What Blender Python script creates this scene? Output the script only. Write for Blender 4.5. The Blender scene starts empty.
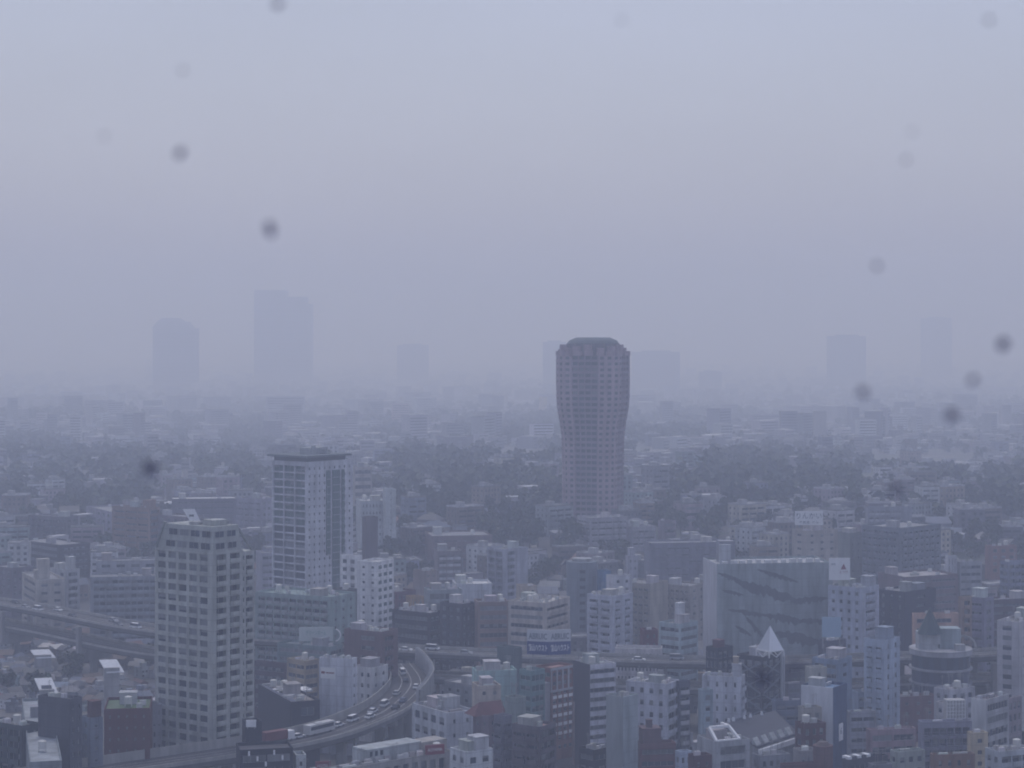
import bpy, math, random
from math import sin, cos, pi, radians, sqrt, atan2
from mathutils import Vector, Matrix

# ------------------------------------------------------------------ camera, sky, sun, exposure
S = bpy.context.scene
COL = S.collection
F, HZ, CX, CH = 2000.0, 335.0, 512.0, 130.0      # focal length and horizon in picture units, eye height

cam = bpy.data.objects.new('camera', bpy.data.cameras.new('camera'))
COL.objects.link(cam); S.camera = cam
cam.location = (0, 0, CH); cam.rotation_euler = (pi/2, 0, 0)
cam.data.sensor_width = 36.0
cam.data.lens = 36.0*F/1024.0
cam.data.shift_y = -(384.0-HZ)/1024.0
cam.data.clip_start = 0.01; cam.data.clip_end = 60000
cam.data.dof.use_dof = True
cam.data.dof.focus_distance = 9.0
cam.data.dof.aperture_fstop = cam.data.lens/4.2   # 4.2 mm pupil: drops on the window blur to soft discs

W = bpy.data.worlds.new('World'); S.world = W; W.use_nodes = True
nt = W.node_tree; nt.nodes.clear()
SUN_EL, SUN_AZ = radians(66), radians(-12)
out = nt.nodes.new('ShaderNodeOutputWorld')
sky = nt.nodes.new('ShaderNodeTexSky'); sky.sky_type = 'NISHITA'; sky.sun_disc = False
sky.sun_elevation = SUN_EL; sky.sun_rotation = SUN_AZ; sky.air_density = 1.5; sky.dust_density = 4
b1 = nt.nodes.new('ShaderNodeBackground'); b1.inputs[1].default_value = 0.05
nt.links.new(sky.outputs[0], b1.inputs[0])
tc = nt.nodes.new('ShaderNodeTexCoord'); sp = nt.nodes.new('ShaderNodeSeparateXYZ')
nt.links.new(tc.outputs['Generated'], sp.inputs[0])
rp = nt.nodes.new('ShaderNodeValToRGB'); nt.links.new(sp.outputs[2], rp.inputs[0])
e = rp.color_ramp.elements
e[0].position = 0.0; e[0].color = (0.30, 0.335, 0.50, 1)
e[1].position = 0.5; e[1].color = (0.22, 0.25, 0.43, 1)
m = e.new(0.07); m.color = (0.30, 0.335, 0.475, 1)
m = e.new(0.16); m.color = (0.255, 0.285, 0.44, 1)
ns = nt.nodes.new('ShaderNodeTexNoise'); ns.inputs['Scale'].default_value = 4.5; ns.inputs['Detail'].default_value = 2.0
mpn = nt.nodes.new('ShaderNodeMapping'); mpn.inputs['Scale'].default_value = (1, 1, 3)
nt.links.new(tc.outputs['Generated'], mpn.inputs[0]); nt.links.new(mpn.outputs[0], ns.inputs['Vector'])
mr = nt.nodes.new('ShaderNodeMapRange'); mr.inputs[3].default_value = 0.84; mr.inputs[4].default_value = 1.14
nt.links.new(ns.outputs['Fac'], mr.inputs[0])
mx = nt.nodes.new('ShaderNodeVectorMath'); mx.operation = 'SCALE'
nt.links.new(rp.outputs[0], mx.inputs[0]); nt.links.new(mr.outputs[0], mx.inputs['Scale'])
b2 = nt.nodes.new('ShaderNodeBackground'); b2.inputs[1].default_value = 1.0
nt.links.new(mx.outputs[0], b2.inputs[0])
ad = nt.nodes.new('ShaderNodeAddShader')
nt.links.new(b1.outputs[0], ad.inputs[0]); nt.links.new(b2.outputs[0], ad.inputs[1])
nt.links.new(ad.outputs[0], out.inputs['Surface'])

sun = bpy.data.objects.new('sun', bpy.data.lights.new('sun', 'SUN')); COL.objects.link(sun)
sun.data.energy = 0.8; sun.data.angle = radians(25); sun.data.color = (0.90, 0.92, 1.0)
sun.rotation_euler = (-(pi/2 - SUN_EL), 0, radians(12))    # high and veiled, ahead of the camera

S.view_settings.view_transform = 'Standard'; S.view_settings.look = 'None'
S.view_settings.exposure = 0.0; S.view_settings.gamma = 1.0
S.cycles.use_denoising = True
S.cycles.max_bounces = 7; S.cycles.diffuse_bounces = 2; S.cycles.glossy_bounces = 2
S.cycles.transmission_bounces = 5; S.cycles.volume_bounces = 4; S.cycles.transparent_max_bounces = 4
S.cycles.use_adaptive_sampling = True; S.cycles.adaptive_threshold = 0.02
S.cycles.filter_width = 1.7
HAZE_D = 0.00054

R = random.Random(7)

# ------------------------------------------------------------------ materials
def mat(name, col=None, rough=0.85, obj_color=False, dirt=0.25, scale=0.15, metal=0.0, attr=None, spec=0.3, joints=False):
    m = bpy.data.materials.new(name); m.use_nodes = True
    n = m.node_tree; p = n.nodes['Principled BSDF']
    p.inputs['Roughness'].default_value = rough; p.inputs['Metallic'].default_value = metal
    p.inputs['Specular IOR Level'].default_value = spec
    if obj_color: src = n.nodes.new('ShaderNodeObjectInfo').outputs['Color']
    elif attr:
        a = n.nodes.new('ShaderNodeAttribute'); a.attribute_name = attr; src = a.outputs['Color']
    else:
        r = n.nodes.new('ShaderNodeRGB'); r.outputs[0].default_value = (*col, 1); src = r.outputs[0]
    if dirt > 0:
        t = n.nodes.new('ShaderNodeNewGeometry')
        ps = t.outputs['Position']
        mp = n.nodes.new('ShaderNodeMapping'); mp.inputs['Scale'].default_value = (1, 1, 0.22)
        n.links.new(ps, mp.inputs[0])
        z = n.nodes.new('ShaderNodeTexNoise'); z.inputs['Scale'].default_value = scale; z.inputs['Detail'].default_value = 6
        z.inputs['Roughness'].default_value = 0.65
        n.links.new(mp.outputs[0], z.inputs['Vector'])
        q = n.nodes.new('ShaderNodeMapRange'); q.inputs[1].default_value = 0.3; q.inputs[2].default_value = 0.7
        q.inputs[3].default_value = 1-dirt; q.inputs[4].default_value = 1+dirt*0.5
        n.links.new(z.outputs['Fac'], q.inputs[0])
        v = n.nodes.new('ShaderNodeVectorMath'); v.operation = 'SCALE'
        n.links.new(src, v.inputs[0]); n.links.new(q.outputs[0], v.inputs['Scale'])
        src = v.outputs[0]
    if joints:
        tcn = n.nodes.new('ShaderNodeTexCoord'); sx = n.nodes.new('ShaderNodeSeparateXYZ'); n.links.new(tcn.outputs['Object'], sx.inputs[0])
        ad_ = n.nodes.new('ShaderNodeMath'); n.links.new(sx.outputs[0], ad_.inputs[0]); n.links.new(sx.outputs[1], ad_.inputs[1])
        cb = n.nodes.new('ShaderNodeCombineXYZ'); n.links.new(ad_.outputs[0], cb.inputs[0]); n.links.new(sx.outputs[2], cb.inputs[1])
        br = n.nodes.new('ShaderNodeTexBrick'); br.offset = 0.0; br.inputs['Scale'].default_value = 1.0; br.inputs['Brick Width'].default_value = 2.6; br.inputs['Row Height'].default_value = 3.1
        br.inputs['Mortar Size'].default_value = 0.09; br.inputs['Color1'].default_value = (1, 1, 1, 1); br.inputs['Color2'].default_value = (.90, .91, .93, 1); br.inputs['Mortar'].default_value = (.70, .70, .72, 1)
        n.links.new(cb.outputs[0], br.inputs['Vector'])
        mm = n.nodes.new('ShaderNodeVectorMath'); mm.operation = 'MULTIPLY'; n.links.new(src, mm.inputs[0]); n.links.new(br.outputs['Color'], mm.inputs[1]); src = mm.outputs[0]
    n.links.new(src, p.inputs['Base Color'])
    return m

WALL = mat('wall_paint', obj_color=True, dirt=0.42, scale=0.32, joints=True)
ROOF = mat('roof_surface', obj_color=True, rough=0.6, dirt=0.45, scale=0.3)
METAL = mat('painted_metal', obj_color=True, rough=0.5, dirt=0.15, scale=0.5, metal=0.0)
STUFFM = mat('distant_surfaces', attr='tint', dirt=0.3, scale=0.05)
GLASS = [mat('glass_dark', (0.035, 0.045, 0.06), 0.18, dirt=0.3, scale=0.4, spec=0.5),
         mat('glass_blue', (0.05, 0.07, 0.10), 0.15, dirt=0.3, scale=0.4, spec=0.5),
         mat('glass_curtain', (0.20, 0.21, 0.23), 0.4, dirt=0.4, scale=0.6),
         mat('glass_green', (0.07, 0.12, 0.12), 0.2, dirt=0.3, scale=0.4, spec=0.5)]
GLASS.append(mat('glass_haze', (0.13, 0.14, 0.15), 0.35, dirt=.4, scale=.5))
FRAME = mat('frame_grey', (0.35, 0.36, 0.38), 0.5, dirt=0.1)
LEAF = mat('foliage', attr='tint', rough=0.8, dirt=0.3, scale=0.2)
BARK = mat('bark', (0.06, 0.045, 0.035), 0.9)
CONC = mat('concrete', (0.27, 0.27, 0.265), 0.85, dirt=0.35, scale=0.2)
ASPH = mat('asphalt', (0.05, 0.05, 0.055), 0.8, dirt=0.3, scale=0.08)
WHITE = mat('white_paint', (0.75, 0.76, 0.77), 0.6, dirt=0.12, scale=0.5)
RUBBER = mat('rubber', (0.02, 0.02, 0.02), 0.8, dirt=0)
NAVY = mat('navy_sign', (0.025, 0.05, 0.19), 0.5, dirt=0.15)
REDM = mat('red_sign', (0.20, 0.035, 0.05), 0.5, dirt=0.15)
GREYT = mat('grey_lettering', (0.12, 0.15, 0.19), 0.6, dirt=0.1)
TEALM = mat('teal_paint', (0.10, 0.30, 0.27), 0.6, dirt=0.2)

# ------------------------------------------------------------------ mesh helpers
class MB:
    def __init__(s): s.v = []; s.f = []; s.m = []; s.c = []; s.tint = None
    def quad(s, a, b, c, d, m=0):
        i = len(s.v); s.v += [tuple(a), tuple(b), tuple(c), tuple(d)]; s.f.append((i, i+1, i+2, i+3)); s.m.append(m)
        if s.tint: s.c += [s.tint]*4
    def tri(s, a, b, c, m=0):
        i = len(s.v); s.v += [tuple(a), tuple(b), tuple(c)]; s.f.append((i, i+1, i+2)); s.m.append(m)
        if s.tint: s.c += [s.tint]*3
    def box(s, x0, y0, z0, x1, y1, z1, m=0, M=None, top=None, bottom=True):
        p = [(x0,y0,z0),(x1,y0,z0),(x1,y1,z0),(x0,y1,z0),(x0,y0,z1),(x1,y0,z1),(x1,y1,z1),(x0,y1,z1)]
        if M is not None: p = [tuple(M @ Vector(q)) for q in p]
        i = len(s.v); s.v += p
        fs = [(4,5,6,7),(0,1,5,4),(1,2,6,5),(2,3,7,6),(3,0,4,7)] + ([(3,2,1,0)] if bottom else [])
        for k, f in enumerate(fs):
            s.f.append(tuple(i+j for j in f)); s.m.append(top if (k == 0 and top is not None) else m)
        if s.tint: s.c += [s.tint]*8
    def cyl(s, x, y, z0, z1, r0, r1=None, n=12, m=0, cap=True):
        r1 = r0 if r1 is None else r1
        i = len(s.v)
        for k in range(n):
            a = 2*pi*k/n; s.v.append((x+r0*cos(a), y+r0*sin(a), z0))
        for k in range(n):
            a = 2*pi*k/n; s.v.append((x+r1*cos(a), y+r1*sin(a), z1))
        for k in range(n):
            j = (k+1) % n; s.f.append((i+k, i+j, i+n+j, i+n+k)); s.m.append(m)
        if cap: s.f.append(tuple(range(i+n, i+2*n))); s.m.append(m)
        if s.tint: s.c += [s.tint]*(2*n)
    def prism(s, pts, z0, z1, m=0, top=None):       # pts counter-clockwise seen from above
        n = len(pts); i = len(s.v)
        s.v += [(p[0], p[1], z0) for p in pts] + [(p[0], p[1], z1) for p in pts]
        for k in range(n):
            j = (k+1) % n; s.f.append((i+k, i+j, i+n+j, i+n+k)); s.m.append(m)
        s.f.append(tuple(range(i+n, i+2*n))); s.m.append(m if top is None else top)
        if s.tint: s.c += [s.tint]*(2*n)
    def bar(s, a, b, r, m=0):
        a = Vector(a); b = Vector(b); d = (b-a).normalized()
        u = d.cross(Vector((0, 0, 1)));  u = Vector((1, 0, 0)) if u.length < 1e-3 else u.normalized()
        w = d.cross(u).normalized()
        c = [(u*x + w*y)*r for x, y in ((1, 1), (-1, 1), (-1, -1), (1, -1))]
        i = len(s.v); s.v += [tuple(a+q) for q in c] + [tuple(b+q) for q in c]
        for f in ((0,1,5,4),(1,2,6,5),(2,3,7,6),(3,0,4,7),(0,3,2,1),(4,5,6,7)):
            s.f.append(tuple(i+j for j in f)); s.m.append(m)
        if s.tint: s.c += [s.tint]*8
    def mesh(s, name, mats):
        me = bpy.data.meshes.new(name); me.from_pydata(s.v, [], s.f)
        for q in (mats if isinstance(mats, (list, tuple)) else [mats]): me.materials.append(q)
        me.polygons.foreach_set('material_index', s.m)
        if s.c:
            at = me.color_attributes.new('tint', 'FLOAT_COLOR', 'POINT')
            at.data.foreach_set('color', [x for c in s.c for x in (*c, 1)])
        me.update(); return me

def link(name, me, parent=None, loc=(0, 0, 0), rz=0.0, color=None):
    o = bpy.data.objects.new(name, me); COL.objects.link(o)
    if parent is not None: o.parent = parent
    o.location = loc; o.rotation_euler = (0, 0, rz)
    if color: o.color = (*color, 1)
    return o
def tag(o, label=None, cat=None, group=None, kind=None):
    if label: o['label'] = label
    if cat: o['category'] = cat
    if group: o['group'] = group
    if kind: o['kind'] = kind
    return o
def thing(name, loc, rz, label, cat, group=None):
    o = link(name, None, None, loc, rz); o.empty_display_size = 1
    return tag(o, label, cat, group)
def copy_tree(o, parent=None, color=None):
    c = o.copy(); COL.objects.link(c); c.parent = parent
    for ch in KIDS.get(o.name, []):
        copy_tree(ch, c)
    return c
KIDS = {}

def P(px, py, Y): return Vector(((px-CX)/F*Y, Y, CH-(py-HZ)/F*Y))
def smooth(a, b, t):
    t = max(0, min(1, (t-a)/(b-a))); return t*t*(3-2*t)
def gz(x, y):
    h = smooth(870, 1070, y)*24 - smooth(1150, 3300, y)*34 - smooth(2600, 4600, y)*22
    h += smooth(900, 1300, y)*(4*sin(x/140+1)+3*sin(y/190+x/300))
    return h

USED = []      # footprints of hand placed things: (x, y, radius)
BOXES = []; RECTS = []
def blocked(x, y, r):
    for (a, b, q) in USED:
        if (a-x)**2+(b-y)**2 < (q+r)**2: return True
    return False

# ------------------------------------------------------------------ building kit
PANES = {}
def pane_mesh(w, h, g, mull=0, blind=0):
    k = (round(w, 1), round(h, 1), g, mull, blind)
    if k not in PANES:
        b = MB(); w, h = k[0], k[1]
        b.quad((0, 0, 0), (w, 0, 0), (w, 0, h), (0, 0, h), 0)
        t = 0.07
        b.box(0, -t, 0, w, -0.01, t, 1); b.box(0, -t, h-t, w, -0.01, h, 1)
        n = mull or 1
        for i in range(n+1):
            x = i*(w-t)/n; b.box(x, -t-0.01, t, x+t, -0.012, h-t, 1)
        if blind:
            n2 = max(1, mull)
            for i in range(n2):
                if (i+blind) % 2 == 0 or n2 == 1:
                    b.quad((i*w/n2+.08, -.03, h*(.35 if blind == 1 else .6)), ((i+1)*w/n2-.05, -.03, h*(.35 if blind == 1 else .6)), ((i+1)*w/n2-.05, -.03, h-.07), (i*w/n2+.08, -.03, h-.07), 2)
        PANES[k] = b.mesh('window', [GLASS[g], FRAME, GLASS[2]])
    return PANES[k]
BALC = {}
def balc_mesh(w, h, style):
    k = (round(w, 1), round(h, 1), style)
    if k not in BALC:
        b = MB(); w = k[0]
        b.box(0, -0.55, -0.18, w, 0.0, 0.0)
        if style == 'rail':
            b.box(0, -0.55, h-0.08, w, -0.47, h)
            n = max(2, int(w/0.6))
            for i in range(n+1):
                x = i*(w-0.06)/n; b.box(x, -0.53, 0.002, x+0.06, -0.49, h-0.082)
        else:
            b.box(0, -0.55, 0.002, w, -0.43, h)
            b.box(0, -0.428, 0.002, 0.1, -0.002, h); b.box(w-0.1, -0.428, 0.002, w, -0.002, h)
        BALC[k] = b.mesh('balcony', [WALL])
    return BALC[k]

def wallface(b, PT, W_, H_, sty, fh, vtop, rnd, mslot=0):
    """cuts openings; returns (windows, balconies) in (u,d,v,w,h) form"""
    wins, bals = [], []
    if not sty or W_ < 2.0:
        b.quad(PT(0, 0, 0), PT(W_, 0, 0), PT(W_, 0, H_), PT(0, 0, H_), mslot); return wins, bals
    kind = sty[0]; n = sty[1]; opt = sty[2] if len(sty) > 2 else {}
    fw = opt.get('fw', {'g': 0.5, 's': 0.94, 'b': 0.9}[kind]); hh = opt.get('fh', {'g': 0.5, 's': 0.45, 'b': 0.84}[kind])
    dep = opt.get('d', {'g': 0.3, 's': 0.35, 'b': 1.3}[kind])
    u0, u1 = opt.get('u', (0.04, 0.96)); u0 *= W_; u1 *= W_
    bw = (u1-u0)/n
    nf = int((H_-vtop-opt.get('low', 0.5))/fh); v = 0.0
    top = H_-vtop
    rows = []
    for i in range(nf):
        fz = top-(i+1)*fh
        v0 = fz+(fh*(1-hh)*0.62 if kind != 'b' else 0.1); rows.append((v0, v0+fh*hh))
    rows.sort()
    cols = [(u0+bw*(i+0.5-fw/2), u0+bw*(i+0.5+fw/2)) for i in range(n)]
    for (a, c) in rows:
        b.quad(PT(0, 0, v), PT(W_, 0, v), PT(W_, 0, a), PT(0, 0, a), mslot)
        u = 0
        for (p, q) in cols:
            b.quad(PT(u, 0, a), PT(p, 0, a), PT(p, 0, c), PT(u, 0, c), mslot)
            b.quad(PT(p, 0, a), PT(p, dep, a), PT(p, dep, c), PT(p, 0, c), mslot)
            b.quad(PT(q, dep, a), PT(q, 0, a), PT(q, 0, c), PT(q, dep, c), mslot)
            b.quad(PT(p, 0, a), PT(q, 0, a), PT(q, dep, a), PT(p, dep, a), mslot)
            b.quad(PT(p, dep, c), PT(q, dep, c), PT(q, 0, c), PT(p, 0, c), mslot)
            wins.append((p, dep, a, q-p, c-a, opt.get('g'), max(1, int((q-p)/opt.get('mw', 1.6)))))
            if kind == 'b': bals.append((p, 0, a, q-p, opt.get('bh', 1.1), opt.get('rail', 'solid')))
            u = q
        b.quad(PT(u, 0, a), PT(W_, 0, a), PT(W_, 0, c), PT(u, 0, c), mslot)
        v = c
    b.quad(PT(0, 0, v), PT(W_, 0, v), PT(W_, 0, H_), PT(0, 0, H_), mslot)
    return wins, bals

def vary(c, a, rnd=R):
    k = 1+rnd.uniform(-a, a); return tuple(max(0.01, min(0.85, x*k*(1+rnd.uniform(-a, a)*0.2))) for x in c)

NWIN = [0]
def block(root, wR, wL, H_, col, L, Rr, fh=3.0, roofc=(0.2, 0.2, 0.2), c2=None, bc=None, vtop=1.0, z0=0.0, ox=0, oy=0,
          name='wall', parapet=0.8, cl=None):
    """box with real openings: local x along the right-hand face, local y along the left-hand face"""
    rnd = R
    faces = [(lambda u, d, v: (ox+u, oy+d, z0+v), wR, Rr, 0.0, 0), (lambda u, d, v: (ox+d, oy+wL-u, z0+v), wL, L, -pi/2, 1)]
    b = MB(); allw = []; allb = []
    for PT, w, st, rot, sl in faces:
        ws, bs = wallface(b, PT, w, H_, st, fh, vtop, rnd, sl)
        allw += [(PT, rot, q) for q in ws]; allb += [(PT, rot, q) for q in bs]
    x1, y1, t = ox+wR, oy+wL, z0+H_
    b.quad((x1, oy, z0), (x1, y1, z0), (x1, y1, t), (x1, oy, t)); b.quad((x1, y1, z0), (ox, y1, z0), (ox, y1, t), (x1, y1, t))
    # parapet: outer walls end at t, inner faces go down to the roof
    k = 0.25; q = parapet
    b.quad((ox, oy, t), (x1, oy, t), (x1-k, oy+k, t), (ox+k, oy+k, t)); b.quad((x1, oy, t), (x1, y1, t), (x1-k, y1-k, t), (x1-k, oy+k, t))
    b.quad((x1, y1, t), (ox, y1, t), (ox+k, y1-k, t), (x1-k, y1-k, t)); b.quad((ox, y1, t), (ox, oy, t), (ox+k, oy+k, t), (ox+k, y1-k, t), 1)
    b.quad((ox+k, oy+k, t), (x1-k, oy+k, t), (x1-k, oy+k, t-q), (ox+k, oy+k, t-q)); b.quad((x1-k, oy+k, t), (x1-k, y1-k, t), (x1-k, y1-k, t-q), (x1-k, oy+k, t-q))
    b.quad((x1-k, y1-k, t), (ox+k, y1-k, t), (ox+k, y1-k, t-q), (x1-k, y1-k, t-q)); b.quad((ox+k, y1-k, t), (ox+k, oy+k, t), (ox+k, oy+k, t-q), (ox+k, y1-k, t-q))
    mats = [WALL, WALL]
    if cl is not None:
        mats = [WALL, mat('side_wall', cl, dirt=0.3, scale=0.35)]
    o = link(name, b.mesh(name, mats), root, color=col)
    r = MB(); r.quad((ox+k, oy+k, t-q), (x1-k, oy+k, t-q), (x1-k, y1-k, t-q), (ox+k, y1-k, t-q))
    link('roof', r.mesh('roof', ROOF), root, color=roofc)
    kids = KIDS.setdefault(root.name, []); kids.append(o)
    allw.sort(key=lambda q: (-q[2][2]))
    rest = []
    for i, (PT, rot, (u, d, v, w, h, g, mu)) in enumerate(allw):
        if g is None: g = rnd.choices((0, 1, 2, 4), (5, 3, 1.2, 3))[0]
        elif isinstance(g, tuple): g = rnd.choice(g)
        if len(allw) > 100 and i >= 100 - 0: rest.append((PT, u, d, v, w, h)); continue
        pw, ph = round(w, 1), round(h, 1)
        me = pane_mesh(w+0.05, h+0.05, g, mu, rnd.choices((0, 1, 2), (5, 2, 2))[0])
        link('window', me, root, PT(u-0.01, d-0.004, v-0.01), rot); NWIN[0] += 1
    if rest:
        b = MB()
        for (PT, u, d, v, w, h) in rest:
            b.quad(PT(u, d, v), PT(u+w, d, v), PT(u+w, d, v+h), PT(u, d, v+h), rnd.choices((0, 1, 2), (6, 3, 1.6))[0])
        tag(link('window', b.mesh('window', GLASS[:3]), root), kind='stuff')
    rb = []
    for i, (PT, rot, (u, d, v, w, h, st)) in enumerate(allb):
        if i >= 100:
            rb.append((PT, u, v, w, h)); continue
        link('balcony', balc_mesh(w, h, st), root, PT(u, d-0.003, v), rot, color=bc or col)
    if rb:
        b = MB()
        for (PT, u, v, w, h) in rb:
            a, c, dd, ee = PT(u, -0.5, v), PT(u+w, -0.5, v), PT(u+w, -0.5, v+h), PT(u, -0.5, v+h)
            b.quad(a, c, dd, ee); b.quad(PT(u, -0.5, v), PT(u, 0, v), PT(u+w, 0, v), PT(u+w, -0.5, v))
        tag(link('balcony', b.mesh('balcony', WALL), root, color=bc or col), kind='stuff')
    return o

TANK = {}
def clutter(root, wR, wL, z, rnd, n, ox=0, oy=0, light=True):
    taken = []
    def spot(w, d):
        for _ in range(12):
            x = rnd.uniform(ox+0.8, ox+wR-w-0.8) if wR > w+1.7 else None
            y = rnd.uniform(oy+0.8, oy+wL-d-0.8) if wL > d+1.7 else None
            if x is None or y is None: return None
            if all(x > t[2] or x+w < t[0] or y > t[3] or y+d < t[1] for t in taken):
                taken.append((x-0.3, y-0.3, x+w+0.3, y+d+0.3)); return x, y
        return None
    for i in range(n):
        k = rnd.random()
        if i == 0 and min(wR, wL) > 7:
            w, d, h = rnd.uniform(3, 5), rnd.uniform(3, 5), rnd.uniform(2.4, 3.6)
            s = spot(w, d)
            if s:
                b = MB(); b.box(0, 0, 0, w, d, h); b.box(-0.15, -0.15, h, w+0.15, d+0.15, h+0.18)
                b.box(w*0.3, -0.04, 0, w*0.3+0.9, -0.005, 2.0)
                link('penthouse', b.mesh('penthouse', WALL), root, (s[0], s[1], z), color=vary((0.42, 0.42, 0.42), 0.3, rnd))
        elif k < 0.15:
            s = spot(2.4, 2.4)
            if s:
                if 'tank' not in TANK:
                    b = MB()
                    for q in ((0.2, 0.2), (2.0, 0.2), (0.2, 2.0), (2.0, 2.0)): b.box(q[0], q[1], 0, q[0]+0.2, q[1]+0.2, 0.8)
                    b.cyl(1.2, 1.2, 0.8, 2.7, 1.05, n=14); b.cyl(1.2, 1.2, 2.7, 2.95, 1.05, 0.3, n=14)
                    TANK['tank'] = b.mesh('water_tank', METAL)
                link('water_tank', TANK['tank'], root, (*s, z), color=(0.55, 0.55, 0.52))
        elif k < 0.5:
            s = spot(.4, .4)
            if s:
                if 'aerial' not in TANK:
                    b = MB(); b.cyl(.1, .1, 0, 4.5, .06, n=5); b.bar((-.7, .1, 4.2), (.9, .1, 4.2), .035); b.bar((-.5, .1, 3.7), (.7, .1, 3.7), .035); b.box(0, 0, 0, .25, .25, .3)
                    TANK['aerial'] = b.mesh('aerial', METAL)
                link('aerial', TANK['aerial'], root, (*s, z), color=(.25, .25, .26))
        elif k < 0.68:
            w = rnd.uniform(1.5, 4.5); s = spot(w, .8)
            if s:
                b = MB(); b.box(0, 0, .3, w, .7, 1.0); b.box(.1, .1, 0, .3, .6, .3); b.box(w-.3, .1, 0, w-.1, .6, .3)
                link('duct', b.mesh('duct', METAL), root, (*s, z), color=vary((.42, .43, .44), .3, rnd))
        else:
            s = spot(1.8, 0.9)
            if s:
                if 'ac' not in TANK:
                    b = MB(); b.box(0, 0, 0.15, 1.7, 0.8, 1.5); b.cyl(0.45, 0.4, 1.5, 1.56, 0.32, n=10); b.cyl(1.25, 0.4, 1.5, 1.56, 0.32, n=10)
                    b.box(0.1, 0.05, 0, 0.25, 0.75, 0.15); b.box(1.45, 0.05, 0, 1.6, 0.75, 0.15)
                    TANK['ac'] = b.mesh('air_conditioner', METAL)
                link('air_conditioner', TANK['ac'], root, (*s, z), color=vary((0.5, 0.5, 0.5), 0.25, rnd))

def solve(xl, xc, xr, Y, a, d):
    Xc = (xc-CX)/F*Y
    def w(px, dx, dy):
        k = (px-CX)/F; den = dx-k*dy
        v = (k*Y-Xc)/den if abs(den) > 1e-3 else d
        return v
    wR = w(xr, cos(a), sin(a)) if xr > xc else d
    wL = w(xl, -sin(a), cos(a)) if xl < xc else d
    wR = wR if 0 < wR < 120 else d; wL = wL if 0 < wL < 120 else d
    return Xc, wR, wL

GREY = (0.30, 0.31, 0.32)
def B(label, xl, xc, xr, yt, Y, a, col, L=None, Rr=None, name='office_building', cat='building', d=16, fh=3.1, roofc=(0.22, 0.22, 0.23),
      bc=None, cl=None, n=3, top=(), group=None, vtop=1.0, base=None):
    if Y < 780:
        lum = sum(col)/3; k = max(.022, (lum-.2)*1.35+.185)/lum; mean = lum*k; col = tuple(max(.012, min(.8, mean+(x*k-mean)*1.45)) for x in col)
    a = radians(a)
    if Y >= 1400: Y *= 1.42; d *= 1.3
    Xc, wR, wL = solve(xl, xc, xr, Y, a, d)
    g = (gz(Xc, Y) if base is None else base)-0.5
    H_ = CH-(yt-HZ)/F*Y-g
    root = thing(name, (Xc, Y, g), a, label, cat, group)
    block(root, wR, wL, H_, col, L, Rr, fh, roofc, bc=bc, cl=cl, vtop=vtop)
    root['dims'] = (wR, wL, H_)
    del root['dims']
    cxw = Vector((wR/2, wL/2, 0)); M = Matrix.Rotation(a, 3, 'Z'); c = M @ cxw
    nx = max(1, int(max(wR, wL)/9)); 
    for i in range(nx):
        for j in range(nx):
            q = M @ Vector((wR*(i+.5)/nx, wL*(j+.5)/nx, 0)); USED.append((Xc+q.x, Y+q.y, 0.5*sqrt((wR/nx)**2+(wL/nx)**2)))
    BOXES.append((label, Xc, Y, a, wR, wL)); RECTS.append((xl, xr, yt, Y))
    for t in top:      # (name, px0, px1, ytop, colour, forward shift, depth)
        nm, p0, p1, ty, tcol = t[:5]; fy = t[5] if len(t) > 5 else 0.35; dp = t[6] if len(t) > 6 else 4
        pos = M @ Vector((wR*0.5, wL*fy, 0)); Yt = Y+pos.y
        X0, X1 = (p0-CX)/F*Yt, (p1-CX)/F*Yt; zt = CH-(ty-HZ)/F*Yt-g
        w = (X1-X0)/(cos(a)+abs(sin(a))*0.8) if abs(a) < 0.8 else (X1-X0)/(sin(a)+cos(a)*0.8)
        lc = M.transposed() @ Vector(((X0+X1)/2-Xc, Yt-Y, 0))
        w = max(1.5, w)
        dd = min(dp, w)
        x = max(0.3, min(wR-w-0.3, lc.x-w/2)); y = max(0.3, min(wL-dd-0.3, lc.y-dd/2))
        b = MB(); b.box(0, 0, H_-0.8, w, dd, zt); b.box(-0.12, -0.12, zt, w+0.12, dd+0.12, zt+0.2)
        if nm == 'penthouse' and w > 2.5: b.box(w*0.25, -0.06, zt-1.7, w*0.6, -0.004, zt-0.7)
        link(nm, b.mesh(nm, WALL), root, (x, y, 0), color=tcol)
    if n: clutter(root, wR, wL, H_-0.8, R, n*3+2 if Y < 760 else n+1)
    return root, wR, wL, H_, g

def txt(body, h, parent, loc, rot, m, w=None, name='lettering', bold=0.0):
    cu = bpy.data.curves.new(name, 'FONT'); cu.body = body; cu.size = 1.0; cu.extrude = 0.03; cu.offset = bold
    cu.align_x = 'CENTER'; cu.align_y = 'CENTER'; cu.resolution_u = 2
    t = bpy.data.objects.new(name, cu); COL.objects.link(t)
    dg = bpy.context.evaluated_depsgraph_get(); dg.update()
    me = bpy.data.meshes.new_from_object(t.evaluated_get(dg)); 
    bpy.data.objects.remove(t); me.materials.clear(); me.materials.append(m)
    xs = [v.co.x for v in me.vertices]; ys = [v.co.y for v in me.vertices]
    if not xs: return None
    sx = (w/(max(xs)-min(xs))) if w else None; sy = h/(max(ys)-min(ys))
    sx = sx or sy; mxx, myy = (max(xs)+min(xs))/2, (max(ys)+min(ys))/2
    for v in me.vertices: v.co = ((v.co.x-mxx)*sx, (v.co.y-myy)*sy, v.co.z)
    o = link(name, me, parent, loc); o.rotation_euler = (pi/2, 0, rot)
    return o

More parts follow.
